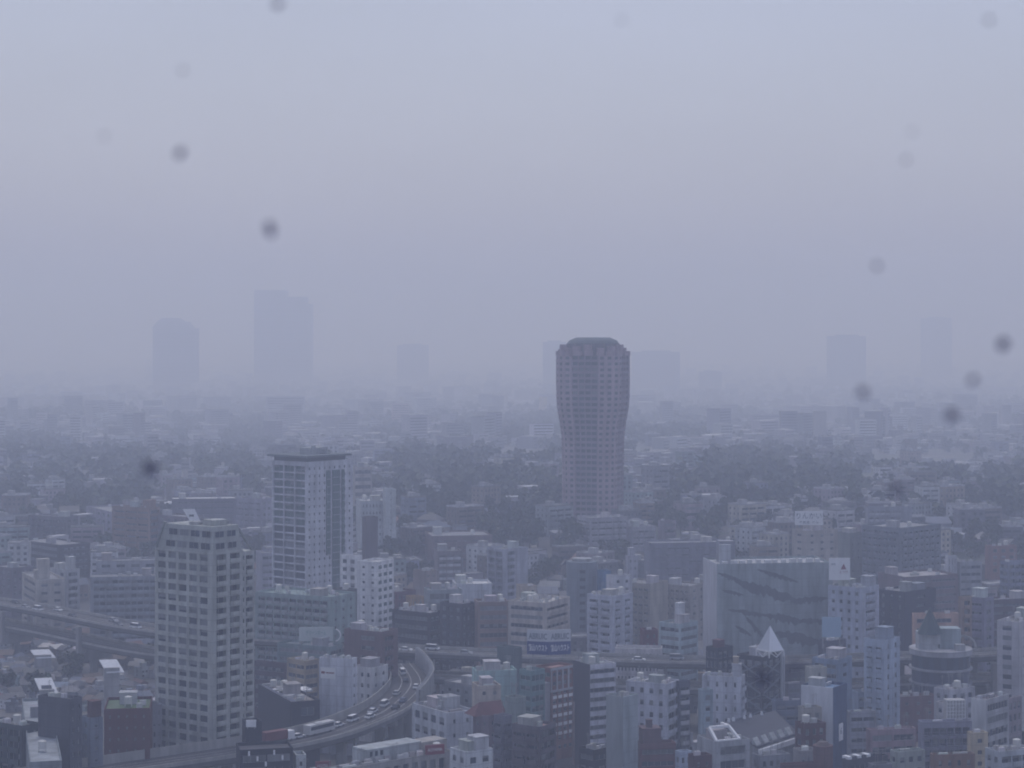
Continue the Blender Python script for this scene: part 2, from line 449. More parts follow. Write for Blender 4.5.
# ------------------------------------------------------------------ ground, haze
def build_ground():
    xs = [-4600, -3600, -2800, -2200]+list(range(-1800, 1801, 60))+[2200, 2800, 3600, 4600]
    ys = [-250, 0, 200, 400]+list(range(500, 2000, 40))+list(range(2000, 4001, 200))+[5000, 6500, 8500, 12000]
    vs = [(x, y, gz(x, y)) for y in ys for x in xs]
    n = len(xs); fs = [(j*n+i, j*n+i+1, (j+1)*n+i+1, (j+1)*n+i) for j in range(len(ys)-1) for i in range(n-1)]
    me = bpy.data.meshes.new('ground'); me.from_pydata(vs, [], fs)
    g = bpy.data.materials.new('ground_surface'); g.use_nodes = True; q = g.node_tree; p = q.nodes['Principled BSDF']
    p.inputs['Roughness'].default_value = 0.7
    geo = q.nodes.new('ShaderNodeNewGeometry'); v = q.nodes.new('ShaderNodeTexVoronoi'); v.inputs['Scale'].default_value = 0.03
    q.links.new(geo.outputs['Position'], v.inputs['Vector'])
    r = q.nodes.new('ShaderNodeValToRGB'); s_ = q.nodes.new('ShaderNodeSeparateColor'); q.links.new(v.outputs['Color'], s_.inputs[0]); q.links.new(s_.outputs[0], r.inputs[0])
    r.color_ramp.interpolation = 'CONSTANT'
    e = r.color_ramp.elements; e[0].color = (0.05, 0.05, 0.053, 1); e[1].position = 0.6; e[1].color = (0.045, 0.06, 0.04, 1)
    k = e.new(0.8); k.color = (0.10, 0.095, 0.09, 1)
    q.links.new(r.outputs[0], p.inputs['Base Color'])
    me.materials.append(g); tag(link('ground', me), kind='structure')
build_ground()

def build_haze():
    b = MB(); b.box(-4700, -300, -60, 4700, 12100, 330)
    m = bpy.data.materials.new('haze'); m.use_nodes = True; n = m.node_tree
    n.nodes.clear(); o = n.nodes.new('ShaderNodeOutputMaterial'); v = n.nodes.new('ShaderNodeVolumePrincipled')
    v.inputs['Density'].default_value = HAZE_D; v.inputs['Color'].default_value = (0.76, 0.83, 1.0, 1)
    v.inputs['Absorption Color'].default_value = (0.97, 0.97, 0.97, 1)
    v.inputs['Anisotropy'].default_value = 0.28
    n.links.new(v.outputs[0], o.inputs['Volume'])
    tag(link('haze', b.mesh('haze', m)), kind='stuff')
build_haze()

# ------------------------------------------------------------------ elevated expressways
def catmull(p, n=8):
    o = []
    for i in range(len(p)-1):
        p0, p1, p2, p3 = p[max(0, i-1)], p[i], p[i+1], p[min(len(p)-1, i+2)]
        for k in range(n):
            t = k/n; o.append(0.5*((2*p1)+(p2-p0)*t+(2*p0-5*p1+4*p2-p3)*t*t+(3*p1-p0-3*p2+p3)*t**3))
    o.append(p[-1]); return o
def sweep(b, path, prof, m=0, closed=True):
    rows = []
    for i, q in enumerate(path):
        a = path[max(0, i-1)]; c = path[min(len(path)-1, i+1)]
        t = (c-a); t.z = 0; t.normalize(); nrm = Vector((-t.y, t.x, 0))
        rows.append([q+nrm*u+Vector((0, 0, w)) for u, w in prof])
    for i in range(len(rows)-1):
        k = len(prof)
        for j in range(k if closed else k-1):
            b.quad(rows[i][j], rows[i+1][j], rows[i+1][(j+1) % k], rows[i][(j+1) % k], m)
def viaduct(label, pts, hw, bh=(1.1, 1.1), lower=None, piers=8, group=None, px=None):
    path = catmull([Vector(p) for p in pts], 8)
    o = path[0].copy(); o.z = 0
    t = thing('elevated_expressway', (o.x, o.y, 0), 0, label, 'expressway', group)
    path = [q-o for q in path]
    lv = [0] if lower is None else [0, -lower]
    for z in lv:
        pp = [q+Vector((0, 0, z)) for q in path]
        b = MB(); sweep(b, pp, [(-hw, -0.05), (hw, -0.05), (hw, -1.2), (hw-1.5, -2.0), (-hw+1.5, -2.0), (-hw, -1.2)])
        link('deck', b.mesh('deck', DECKM), t)
        b = MB(); sweep(b, pp, [(-hw+0.35, 0.0), (hw-0.35, 0.0)], closed=False)
        link('road_surface', b.mesh('road_surface', ASPH), t)
        for s, hgt in ((-1, bh[0]), (1, bh[1])):
            b = MB(); u = s*(hw-0.17); sweep(b, pp, [(u-0.14, -0.045), (u+0.14, -0.045), (u+0.14, hgt), (u-0.14, hgt)])
            link('barrier', b.mesh('barrier', mat('barrier_concrete', (0.42, 0.41, 0.38), dirt=0.35, scale=0.4) if 'bc' not in CACHE else CACHE['bc']), t)
        for u in (0, -hw*0.45, hw*0.45):
            b = MB(); sweep(b, pp, [(u-0.055, 0.012), (u+0.055, 0.012)], closed=False)
            link('lane_marking', b.mesh('lane_marking', WHITE), t)
    n = len(path)
    for k in range(piers):
        i = int((k+0.5)*(n-1)/piers); q = path[i]
        a = path[max(0, i-1)]; c = path[min(n-1, i+1)]; ang = atan2(c.y-a.y, c.x-a.x)
        b = MB(); M = Matrix.Translation((q.x, q.y, 0)) @ Matrix.Rotation(ang, 4, 'Z')
        zt = q.z-2.05
        b.box(-1.0, -1.3, -0.5, 1.0, 1.3, zt-1.5-(lower or 0), M=M)
        b.box(-1.1, -hw*0.8, zt-1.5-(lower or 0), 1.1, hw*0.8, zt-(lower or 0), M=M)
        if lower:
            for s in (-1, 1):
                b.box(-0.9, s*(hw+1.0)-0.8, zt-lower-3, 0.9, s*(hw+1.0)+0.8, zt-0.02, M=M)
            b.box(-1.15, -hw-1.9, zt-lower-4.6, 1.15, hw+1.9, zt-lower-3.02+1.5, M=M)
            b.box(-0.95, -hw-1.7, zt-0.018, 0.95, hw+1.7, zt+0.02, M=M)
        link('pier', b.mesh('pier', CONC), t)
    for q in path: USED.append((q.x+o.x, q.y+o.y, hw+3))
    return t, [q+o for q in path]
CACHE = {}
DECKM = mat('shaded_girder_concrete', (0.10, 0.10, 0.105), 0.8, dirt=0.4, scale=0.3)  # shade under the decks put into their colour, darker than the barriers
CACHE['bc'] = mat('barrier_concrete', (0.36, 0.35, 0.33), dirt=0.35, scale=0.4)
exA, pathA = viaduct('long double-decked expressway crossing behind the grid-fronted tower and on to the right',
    [(-330, 905, 21), (-212, 818, 21), (-134, 741, 21), (-75, 712, 21), (-30, 690, 21), (60, 668, 21), (110, 672, 21), (180, 690, 21), (260, 730, 21), (360, 800, 21)],
    5.6, bh=(0.75, 1.1), lower=8.5, piers=19, group='elevated expressways')
exB, pathB = viaduct('wide lower expressway with traffic, curving up from the bottom edge past the blank slab',
    [(-190, 480, 14), (-150, 500, 14), (-112, 530, 14), (-62, 568, 14.5), (-43, 600, 15), (-35.5, 628, 15.5), (-33, 655, 16.5), (-38, 682, 18)],
    6.8, bh=(1.0, 2.6), piers=9, group='elevated expressways')
# ribbed noise wall on the curve
def noise_wall():
    pts = [Vector(p) for p in [(-28.6, 618, 15.3), (-26.5, 634, 15.7), (-25.5, 652, 16.4), (-28, 668, 17.3), (-32, 683, 18.2)]]
    pa = catmull(pts, 8); o = pa[0].copy(); pa = [q-o for q in pa]
    t = thing('noise_wall', tuple(o), 0, 'tall ribbed concrete noise wall along the outside of the expressway curve', 'noise wall')
    b = MB(); sweep(b, pa, [(-0.15, -0.9), (0.15, -0.9), (0.15, 5.2), (-0.15, 5.2)]); link('panel', b.mesh('panel', CONC), t)
    for i in range(1, len(pa)-1, 1):
        a = pa[i]; c = pa[i+1]-pa[i-1]; an = atan2(c.y, c.x)
        b = MB(); b.box(-0.12, 0.16, -0.8, 0.12, 1.3, 5.4); link('rib', b.mesh('rib', mat('rib_grey', (.45, .45, .46)) if 'rib' not in CACHE else CACHE['rib']), t, tuple(a), an)
noise_wall()

# ------------------------------------------------------------------ buildings placed one by one
g, s_, b_ = 'g', 's', 'b'
WHT, CRM, TAN, BRN, DRK, NVY, GRN, RED_, BLU, PNK = (0.66, 0.67, 0.69), (0.52, 0.47, 0.39), (0.33, 0.27, 0.20), (0.16, 0.11, 0.10), (0.085, 0.085, 0.095), \
    (0.05, 0.06, 0.11), (0.22, 0.27, 0.25), (0.11, 0.05, 0.05), (0.20, 0.26, 0.36), (0.38, 0.28, 0.26)
LG = (0.38, 0.39, 0.41)

# --- the tall grid-fronted apartment tower on the left
def left_tower():
    Y, a = 566, radians(52); yt = 553
    Xc, wR, wL = solve(155, 213, 243, Y, a, 20)
    gr = -0.5; H_ = CH-(yt-HZ)/F*Y-gr
    t = thing('apartment_tower', (Xc, Y, gr), a, 'tall pale grey-green apartment tower with square window grid and cut-back mansard top', 'apartment tower')
    col = (0.44, 0.455, 0.42)
    block(t, wR, wL, H_, col, (g, 5, {'fw': 0.74, 'fh': 0.62, 'd': 0.4, 'u': (0.03, 0.93), 'mw': 2, 'g': (4, 4, 0, 2, 4)}), (b_, 2, {'fw': 0.72, 'u': (0.05, 0.95), 'rail': 'solid', 'g': (4, 0)}), 3.05, vtop=0.3, roofc=GREY)
    # second wing, set back to the right
    k = 3.6; wR2 = 6.0
    def wing(name, ox, oy, w, l, z, st):
        b = MB()
        PT = lambda u, d, v: (ox+u, oy+d, v)
        ws, bs = wallface(b, PT, w, z, st, 3.05, 0.5, R)
        b.quad((ox+w, oy, 0), (ox+w, oy+l, 0), (ox+w, oy+l, z), (ox+w, oy, z)); b.quad((ox, oy, 0), (ox, oy+l, 0), (ox, oy+l, z), (ox, oy, z))
        b.quad((ox, oy+l, 0), (ox+w, oy+l, 0), (ox+w, oy+l, z), (ox, oy+l, z)); b.quad((ox, oy, z), (ox+w, oy, z), (ox+w, oy+l, z), (ox, oy+l, z))
        link(name, b.mesh(name, WALL), t, color=col)
        for (u, d, v, w_, h, g_, mu) in ws: link('window', pane_mesh(w_+.05, h+.05, 0, 1), t, PT(u, d-.004, v))
        for (u, d, v, w_, h, s2) in bs: link('balcony', balc_mesh(w_, h, s2), t, PT(u, d-.003, v), color=col)
    wing('wing', wR+0.01, 3.0, 7.5, wL-6, H_-1.0, (b_, 2, {'fw': 0.8, 'fh': 0.7}))
    # mansard top: sloped sides with frames
    b = MB(); h = 7.2; i0 = 0.3; i1 = 4.6
    lo = [(i0, i0), (wR-i0, i0), (wR-i0, wL-i0), (i0, wL-i0)]
    i1 = 3.4; hi = [(0.8, 1.0), (wR-.9, 1.0), (wR-.9, wL-i1), (0.8, wL-i1)]
    for j in range(4):
        p, q = lo[j], lo[(j+1) % 4]; u, v = hi[j], hi[(j+1) % 4]
        b.quad((*p, H_+.01), (*q, H_+.01), (*v, H_+h), (*u, H_+h))
    b.quad(*[(*q, H_+h) for q in hi])
    link('mansard', b.mesh('mansard', WALL), t, color=(0.40, 0.42, 0.39))
    for j in range(2):           # attic window rows on the left-hand face
        z = H_+0.7+j*3.4
        for i in range(4):
            f0 = 0.10+i*0.2; L0 = wL-i1-1.0 if j else wL-3.4
            y = 1.4+(L0-1.4)*(i)/4.0; w = (L0-1.4)/4*0.78
            x = i0+(0.8-i0)*(z-H_)/h
            link('window', pane_mesh(w, 1.9, i % 3, 2), t, (x-0.12, y+w, z), -pi/2)
    for x0 in (1.2, wR*0.5):
        for j in range(2):
            link('window', pane_mesh(wR*0.3, 1.8, j, 2), t, (x0, 0.20+j*0.3, H_+0.8+j*3.3), 0)
    for x, y, w, d, hh, cc in ((3, 2.5, 5, 5, 1.6, col), (8.5, 4, 3, 4, 1.0, (0.25, 0.25, 0.25)), (2, 9, 3, 3, 0.9, (0.45, 0.45, 0.44))):
        b = MB(); b.box(x, y, H_+h, min(x+w, wR-1.6), y+d, H_+h+hh); link('penthouse', b.mesh('penthouse', WALL), t, color=cc)
    for x, y in ((2, 3), (9, 2), (6, 11)):
        b = MB(); b.cyl(x, y, H_+h, H_+h+3.2, 0.09, 0.04, n=6); link('antenna', b.mesh('antenna', METAL), t, color=(0.3, 0.3, 0.3))
    # splayed frames running down the slanting corner edges
    b = MB(); b.bar((0.1, wL-0.2, H_), (0.7, wL-i1, H_+h+0.5), 0.3); b.bar((wR+7.2, 3.5, H_-1), (wR-1.6, 1.2, H_+h-0.3), 0.3)
    link('frame', b.mesh('frame', WALL), t, color=(0.30, 0.32, 0.31))
    for q in ((6, 4), (6, 14), (14, 8)):
        v = Matrix.Rotation(a, 3, 'Z') @ Vector((*q, 0)); USED.append((Xc+v.x, Y+v.y, 10))
    BOXES.append(('left tower', Xc, Y, a, wR+7.5, wL))
left_tower(); RECTS.append((155, 257, 530, 566))

# --- second tower with flat overhanging roof
def second_tower():
    Y, a = 800, radians(50)
    Xc, wR, wL = solve(272, 306, 353, Y, a, 20); gr = -0.5
    H_ = CH-(462-HZ)/F*Y-gr
    t = thing('apartment_tower', (Xc, Y, gr), a, 'slender pale lilac tower with green glass bays and a flat overhanging dark roof', 'apartment tower')
    col = (0.60, 0.61, 0.65)
    block(t, wR, wL, H_, col, (g, 3, {'fw': 0.93, 'fh': 0.82, 'd': 0.8, 'u': (0.02, 0.98), 'g': 3, 'mw': 2.2}),
          (g, 9, {'fw': 0.34, 'fh': 0.36, 'u': (0.02, 0.98)}), 3.05, vtop=1.6, roofc=GREY)
    # green glass strips standing on the right-hand face
    for x0, x1, z0, z1 in ((0.42, 0.50, 0.52, 0.95), (0.55, 0.70, 0.03, 0.95), (0.75, 0.80, 0.52, 0.95)):
        b = MB(); b.box(wR*x0, -0.5, H_*z0, wR*x1, -0.04, H_*z1)
        n = int(H_*(z1-z0)/3.05)
        for i in range(n):
            z = H_*z0+i*3.05+0.1; b.box(wR*x0-0.05, -0.6, z, wR*x1+0.05, -0.502, z+0.25, 1)
        link('glass_bay', b.mesh('glass_bay', [GLASS[3], FRAME]), t)
    for i in range(26):
        if i % 3 == 2: continue
        z = H_-4-i*3.05
        if z > 3: link('balcony', balc_mesh(wL*0.32, 1.0, 'rail'), t, (0.02, wL*(0.62 if i % 2 else 0.3), z), -pi/2, color=col)
    b = MB(); b.box(-1.4, -1.4, H_+1.6, wR*0.92, wL+1.4, H_+2.4); b.box(0.6, 0.6, H_-0.8, wR*0.86, wL-0.6, H_+1.6, 1)
    link('roof_slab', b.mesh('roof_slab', [mat('roof_dark', (0.12, 0.14, 0.15)), GLASS[0]]), t)
    for x, y, w, d, h in ((wR*.3, wL*.3, 9, 6, 2.6), (wR*.55, wL*.2, 3, 3, 1.6)):
        b = MB(); b.box(x, y, H_+2.4, x+w, y+d, H_+2.4+h); b.box(x+.5, y-.5, H_+2.4, x+w*.3, y-.01, H_+2.4+h*1.4)
        link('penthouse', b.mesh('penthouse', WALL), t, color=(0.4, 0.42, 0.42))
    v = Matrix.Rotation(a, 3, 'Z') @ Vector((wR/2, wL/2, 0)); USED.append((Xc+v.x, Y+v.y, 20)); BOXES.append(('second tower', Xc, Y, a, wR, wL))
second_tower(); RECTS.append((270, 353, 455, 800))

# --- the flared tower
def flared_tower():
    Y = 1095; k = Y/F; px = 593
    X = (px-CX)/F*Y; g0 = gz(X, Y)-1
    prof = [(530, 31.4), (500, 31.7), (480, 31.9), (460, 32.1), (445, 32.4), (435, 32.6), (425, 34.0), (415, 35.8), (407, 37.2), (398, 37.9), (375, 38.2), (357, 38.1), (350, 38.0)]
    t = thing('skyscraper', (X, Y, g0), 0, 'lone brown tower flaring outward toward its top under a rounded crown', 'skyscraper')
    def rad(z):
        y = HZ-(z+g0-CH)/k
        for (y0, r0), (y1, r1) in zip(prof, prof[1:]):
            if y0 >= y >= y1: f = (y0-y)/(y0-y1); return (r0+(r1-r0)*f)*k
        return prof[0][1]*k if y > prof[0][0] else prof[-1][1]*k
    n = 32
    def R_(i, r): 
        a = 2*pi*i/n + pi/n
        # rounded square plan with projecting bays
        bay = 1.0 + (0.035 if (i//4) % 2 == 0 else -0.035)
        q = r*bay*(0.955+0.05*cos(4*(a-0.55)))
        return (q*cos(a), q*sin(a))
    fh = 3.15; Hh = CH-(350-HZ)*k-g0; nf = int(Hh/fh)
    brown = (0.36, 0.27, 0.29); dark = (0.10, 0.09, 0.10)
    b = MB(); gl = []
    for f in range(nf):
        z = f*fh
        for i in range(n):
            rr0, rr1 = rad(z), rad(z+fh)
            A, B2 = R_(i, rr0), R_(i+1, rr0); C, D = R_(i, rr1), R_(i+1, rr1)
            def lp(s, tt, d=0):
                x = (A[0]*(1-s)+B2[0]*s)*(1-tt)+(C[0]*(1-s)+D[0]*s)*tt; y = (A[1]*(1-s)+B2[1]*s)*(1-tt)+(C[1]*(1-s)+D[1]*s)*tt
                q = sqrt(x*x+y*y); return (x*(1-d/q), y*(1-d/q), z+fh*tt)
            glazed = (i % 2 == 1) or ((i//2) % 2 == 1)
            dk = (i//4) % 2 == 1; ms = 1 if dk else 0
            v0, v1 = (0.36, 0.94) if dk else (.36, .84); s0, s1 = (0.06, 0.94) if dk else (0.24, 0.76)
            dp = 1.1 if dk else 0.35
            b.quad(lp(0, 0), lp(1, 0), lp(1, v0), lp(0, v0), ms); b.quad(lp(0, v1), lp(1, v1), lp(1, 1), lp(0, 1), ms)
            b.quad(lp(0, v0), lp(s0, v0), lp(s0, v1), lp(0, v1), ms); b.quad(lp(s1, v0), lp(1, v0), lp(1, v1), lp(s1, v1), ms)
            b.quad(lp(s0, v0), lp(s0, v0, dp), lp(s0, v1, dp), lp(s0, v1)); b.quad(lp(s1, v0), lp(s1, v0, dp), lp(s1, v1, dp), lp(s1, v1))
            b.quad(lp(s0, v0), lp(s1, v0), lp(s1, v0, dp), lp(s0, v0, dp)); b.quad(lp(s0, v1), lp(s1, v1), lp(s1, v1, dp), lp(s0, v1, dp))
            gl.append((f, i, [lp(s0, v0, dp), lp(s1, v0, dp), lp(s1, v1, dp), lp(s0, v1, dp)]))
    zt = nf*fh
    b.prism([R_(i, rad(zt)) for i in range(n)], zt-0.2, zt)
    link('wall', b.mesh('wall', [WALL, mat('bay_brown', (.24, .19, .22), dirt=.3)]), t, color=brown)
    front = [q for q in gl if q[2][0][1] < -6]; front.sort(key=lambda q: (-q[0], q[2][0][1]))
    first = front[:100]; ids = set(id(q) for q in first)
    for q in first:
        m = MB(); c = q[2][0]; m.quad(*[tuple(Vector(v)-Vector(c)) for v in q[2]]); link('window', m.mesh('window', GLASS[R.choice((0, 0, 4, 1))]), t, c)
    m = MB()
    for q in gl:
        if id(q) not in ids: m.quad(*q[2], R.choice((0, 0, 1)))
    tag(link('window', m.mesh('window', GLASS[:3]), t), kind='stuff')
    # balcony crown: stepped, then a green domed cap
    for rr, hh, nb in ((0.90, 1.5, 20), (0.80, 4.2, 16)):
        for i in range(nb):
            a = 2*pi*(i+0.5)/nb; r = rad(zt)*rr
            m = MB(); m.box(-1.9, -1.6, 0, 1.9, 1.6, hh+(i % 3)*.9); link('crown_block', m.mesh('crown_block', WALL), t, (r*cos(a), r*sin(a), zt), a+pi/2, color=brown)
    m = MB(); r0 = rad(zt)*0.67
    m.cyl(0, 0, zt, zt+6.6, r0, r0*1.0, n=16)
    link('crown_drum', m.mesh('crown_drum', WALL), t, color=(0.13, 0.12, 0.135))
    m = MB(); m.cyl(0, 0, zt+6.62, zt+8.2, r0*1.02, r0*0.93, n=16); m.cyl(0, 0, zt+8.2, zt+9.8, r0*0.93, r0*0.66, n=16)
    link('dome', m.mesh('dome', mat('copper_green', (0.10, 0.12, 0.125))), t)
    for i in range(16):
        a = 2*pi*i/16; m = MB(); m.bar((r0*1.02*cos(a), r0*1.02*sin(a), zt+0.1), (r0*1.02*cos(a), r0*1.02*sin(a), zt+6.5), 0.35)
        link('column', m.mesh('column', WALL), t, color=(0.24, 0.2, 0.2))
    USED.append((X, Y, 24))
flared_tower(); RECTS.append((560, 625, 350, 1095))

SMALLW = {'fw': 0.32, 'fh': 0.38}
# ----- centre left
B('long grey-green apartment slab with gridded balconies at the foot of the overhanging-roof tower', 255, 331, 356, 597, 702, 62, (0.27, 0.32, 0.31),
  (b_, 9, {'fw': .86, 'fh': .74}), (g, 3, SMALLW), fh=3.0, name='apartment_block', roofc=(0.2, 0.27, 0.26), cl=None, n=5, bc=(0.33, 0.36, 0.36))
B('dark weathered block behind the end of the grey-green slab', 331, 346, 357, 590, 745, 50, (0.12, 0.12, 0.125), None, (g, 3, SMALLW), n=2)
B('white T-shaped tower with a column of tiny windows, beside the lilac tower', 357, 377, 394, 562, 762, 62, WHT, (g, 2, {'fw': .3, 'fh': .34, 'u': (.1, 1.)}),
  (g, 3, {'fw': .7, 'fh': .5, 'g': 3}), fh=2.9, name='apartment_block', cat='building', n=0, roofc=(0.45, 0.45, 0.45))
B('white head storeys capping the T-shaped tower', 338, 377, 388, 549, 763.5, 62, WHT, (g, 6, {'fw': .6, 'fh': .55}), (g, 2, {'fw': .7, 'fh': .6}), n=2, base=76-30) if False else None
B('white large-windowed block with flat brown roof, just left of the white T-shaped tower', 340, 357, 362, 556, 775, 58, WHT, (g, 2, {'fw': .55, 'fh': .5}), None,
  n=1, roofc=(0.25, 0.15, 0.13))
B('brown tiled apartment house with stepped balconies by the expressway bend', 344, 382, 398, 632, 655, 60, (0.17, 0.12, 0.125), (s_, 1, {'fw': .55, 'u': (.3, .95), 'fh': .42}),
  (b_, 1, {'fw': .6, 'fh': .7, 'u': (0, .9)}), fh=3.3, name='apartment_block', roofc=(0.4, 0.4, 0.42), n=3)
r, wR, wL, H_, g0 = B('blank windowless white-grey slab rising from the expressway edge', 319, 352, 357, 659, 618, 70, (0.52, 0.53, 0.56), None, (g, 1, SMALLW), n=2, roofc=(0.12, 0.12, 0.12))
b = MB(); b.box(0, -0.15, 0, 5.0, -0.02, 3.4); link('sign_panel', b.mesh('sign_panel', WHITE), r, (0, wL-0.6, H_-6.5), -pi/2)
b = MB(); b.box(0, -0.1, 0, 1.2, -0.02, 0.7); b.box(1.6, -0.1, 0.15, 4.4, -0.02, 0.5); link('logo', b.mesh('logo', [REDM]), r, (-0.16, wL-0.9, H_-5.0), -pi/2)
B('small white office with an arched brown side wall, right of the blank slab', 352, 372, 388, 668, 638, 58, (0.5, 0.5, 0.5), (g, 3, {'fw': .45, 'fh': .4}), (g, 2, SMALLW), fh=3.4, cl=None, n=2, roofc=(.15, .12, .12))
r, wR, wL, H_, g0 = B('dark navy-walled hall with flat equipment-covered roof, left of the blank slab', 258, 291, 320, 702, 598, 24, (0.022, 0.024, 0.038), None, (s_, 1, {'fw': .6, 'fh': .5, 'u': (.2, .95)}), fh=5,
  roofc=(0.30, 0.27, 0.25), n=9)
b = MB(); b.box(2, wL*.55, 0, 13, wL*.75, 0.5); link('skylight', b.mesh('skylight', WHITE), r, (0, 0, H_-.79))
b = MB(); b.quad((0.3, 0.3, H_+.05), (3.4, 0.3, H_-.6), (3.4, wL-.3, H_-.6), (0.3, wL-.3, H_+.05)); b.quad((.3, .3, H_-.7), (3.4, .3, H_-.7), (3.4, .3, H_-.6), (.3, .3, H_+.05))
link('roof_flank', b.mesh('roof_flank', ROOF), r, color=(0.10, 0.11, 0.16))
B('low purple-brown block with white roof edge beside the apartment tower', 253, 286, 290, 664, 672, 60, (0.12, 0.09, 0.11), (s_, 1), None, n=2, roofc=(.5, .5, .5))
B('beige low office behind the navy hall', 287, 305, 319, 661, 662, 45, (0.36, 0.31, 0.24), (s_, 2), (s_, 1), n=3, roofc=(.4, .38, .35))
r, wR, wL, H_, g0 = B('grey-green low block carrying a long rooftop billboard', 277, 330, 343, 647, 690, 62, (0.20, 0.25, 0.25), (s_, 2), (s_, 1), n=1, roofc=(.3, .34, .34))
def billboard(label, px0, px1, y0, y1, Y, m, legs=2.0, a=0.0, border=None, text=None, tm=None, extra=None):
    w = (px1-px0)/F*Y; h = (y1-y0)/F*Y; c = P((px0+px1)/2, y1, Y)
    t = thing('billboard', (c.x, c.y, c.z-legs), a, label, 'billboard')
    b = MB(); b.box(-w/2, -0.2, legs, w/2, 0.2, legs+h); link('panel', b.mesh('panel', m), t)
    for i in range(max(2, int(w/4))):
        x = -w/2+0.3+i*(w-0.75)/(max(2, int(w/4))-1); b = MB(); b.box(x, -0.1, 0, x+0.15, 0.1, legs); b.bar((x+.07, 0.15, legs+h*.7), (x+.07, 1.8, 0.02), 0.07)
        link('strut', b.mesh('strut', METAL), t, color=(.3, .3, .3))
    for (s, hh, yy, ww) in (text or []): txt(s, hh, t, (0, -0.24, legs+h*yy), 0, tm, w*ww)
    for (x0, x1, z0, z1, mm) in (extra or []):
        b = MB(); b.box(-w/2+w*x0, -0.26, legs+h*z0, -w/2+w*x1, -0.205, legs+h*z1); link('panel', b.mesh('panel', mm), t)
    return t
PALE = mat('pale_board', (0.50, 0.56, 0.54), 0.6, dirt=0.15)
billboard('long pale green-white rooftop billboard over the low grey-green block', 299, 333, 627, 641, 697, PALE, legs=1.2, text=[('グリーンホーム', 1.7, .6, .6)], tm=TEALM)
b = MB()
for i in range(10):
    a0 = -1.3+i*0.26; a1 = a0+0.26
    b.bar((2.2*cos(a0), 0, 2.2*sin(a0)+2.4), (2.2*cos(a1), 0, 2.2*sin(a1)+2.4), 0.22)
p = P(337, 642, 694); tag(link('curved_sign', b.mesh('curved_sign', WHITE), None, (p.x-1, p.y, p.z)), 'white crescent-shaped sign at the right end of the long green-white billboard', 'sign')

# ----- bottom left
B('tall windowless dark grey slab at the lower left with two stair shafts', 38, 70, 82, 699, 520, 60, (0.115, 0.12, 0.14), None, (g, 2, SMALLW), n=3)
B('dark greenish apartment house in the bottom left corner', -14, 22, 40, 726, 528, 55, (0.10, 0.12, 0.125), (b_, 3), (g, 2, SMALLW), n=4, name='apartment_block')
B('narrow grey block with small square windows beside the dark slab', 81, 90, 103, 718, 536, 40, (0.20, 0.22, 0.26), (g, 1, {'fw': .4}), (g, 1, {'fw': .25, 'fh': .3}), top=[('penthouse', 88, 101, 701, RED_)], n=0, roofc=(.35, .35, .38))
B('dark red brick block with a planted green roof, left of the grid-fronted tower', 101, 104, 150, 709, 545, 8, (0.17, 0.07, 0.07), None, (g, 5, {'fw': .2, 'fh': .25}), n=1, roofc=(0.08, 0.14, 0.06), d=18)
B('grey annex wedged between the red brick block and the grid-fronted tower', 149, 152, 162, 705, 575, 20, (0.24, 0.24, 0.26), None, (g, 2), n=1)
B('low pale shed roof at the very bottom left', 22, 30, 62, 762, 490, 15, (0.25, 0.27, 0.28), None, (g, 3), n=1, roofc=(.32, .35, .37), d=8)

# ----- beyond the expressway, left
B('cream curved-fronted office behind the expressway at far left', 22, 37, 65, 580, 850, 25, (0.46, 0.43, 0.38), (s_, 1, {'fw': .8}), (s_, 2, {'fw': .5, 'fh': .35}), n=1, fh=3.4,
  top=[('penthouse', 33, 46, 570, (.48, .45, .4)), ('stair_tower', 36, 50, 559, (.48, .45, .4))])
B('white block with stubby side balconies right of the cream office', 50, 66, 80, 570, 885, 45, (0.42, 0.43, 0.44), (g, 2), (b_, 1, {'fw': .7}), top=[('penthouse', 66, 75, 557, (.45, .46, .46))], n=1)
B('near-black wide building behind the cream office', 18, 60, 90, 545, 960, 45, (0.055, 0.05, 0.06), (s_, 1), (s_, 1), n=3, base=4)
B('purple-grey low office at the far left edge', -10, 12, 34, 568, 905, 50, (0.15, 0.13, 0.16), (g, 4), (g, 4), n=3, base=2)
B('long grey-green apartment block with cell-like balconies just left of the grid-fronted tower', 82, 90, 165, 577, 832, 10, (0.27, 0.29, 0.32), (g, 1), (b_, 11, {'fw': .88, 'fh': .78, 'rail': 'solid'}), n=5, name='apartment_block', d=14, fh=3.0,
  bc=(.30, .34, .37))
B('set-back pale upper storeys behind the cell-like balcony block', 90, 96, 160, 561, 850, 10, (0.36, 0.37, 0.40), None, (s_, 4, {'fw': .6}), n=4, d=12, base=0)
B('orange-brown terraced apartment tower under the cloudy drop', 112, 150, 160, 508, 1010, 60, (0.26, 0.18, 0.14), (b_, 3, {'fh': .6}), (b_, 1), n=2, name='apartment_block', top=[('penthouse', 145, 158, 500, (.26, .17, .13))])
r, wR, wL, H_, g0 = B('brown-violet block beneath the slanting white roof panel', 158, 186, 204, 517, 1000, 50, (0.17, 0.13, 0.15), (g, 4), (g, 3), n=2)
b = MB(); b.quad((0, 0, 0), (5.2, 0, 0), (1.8, .8, 7), (-4.2, .8, 7)); b.quad((0, .3, 0), (5.2, .3, 0), (1.8, 1.1, 7), (-4.2, 1.1, 7)); b.quad((5.2, 0, 0), (5.2, .3, 0), (1.8, 1.1, 7), (1.8, .8, 7)); b.quad((0, 0, 0), (0, .3, 0), (-4.2, 1.1, 7), (-4.2, .8, 7))
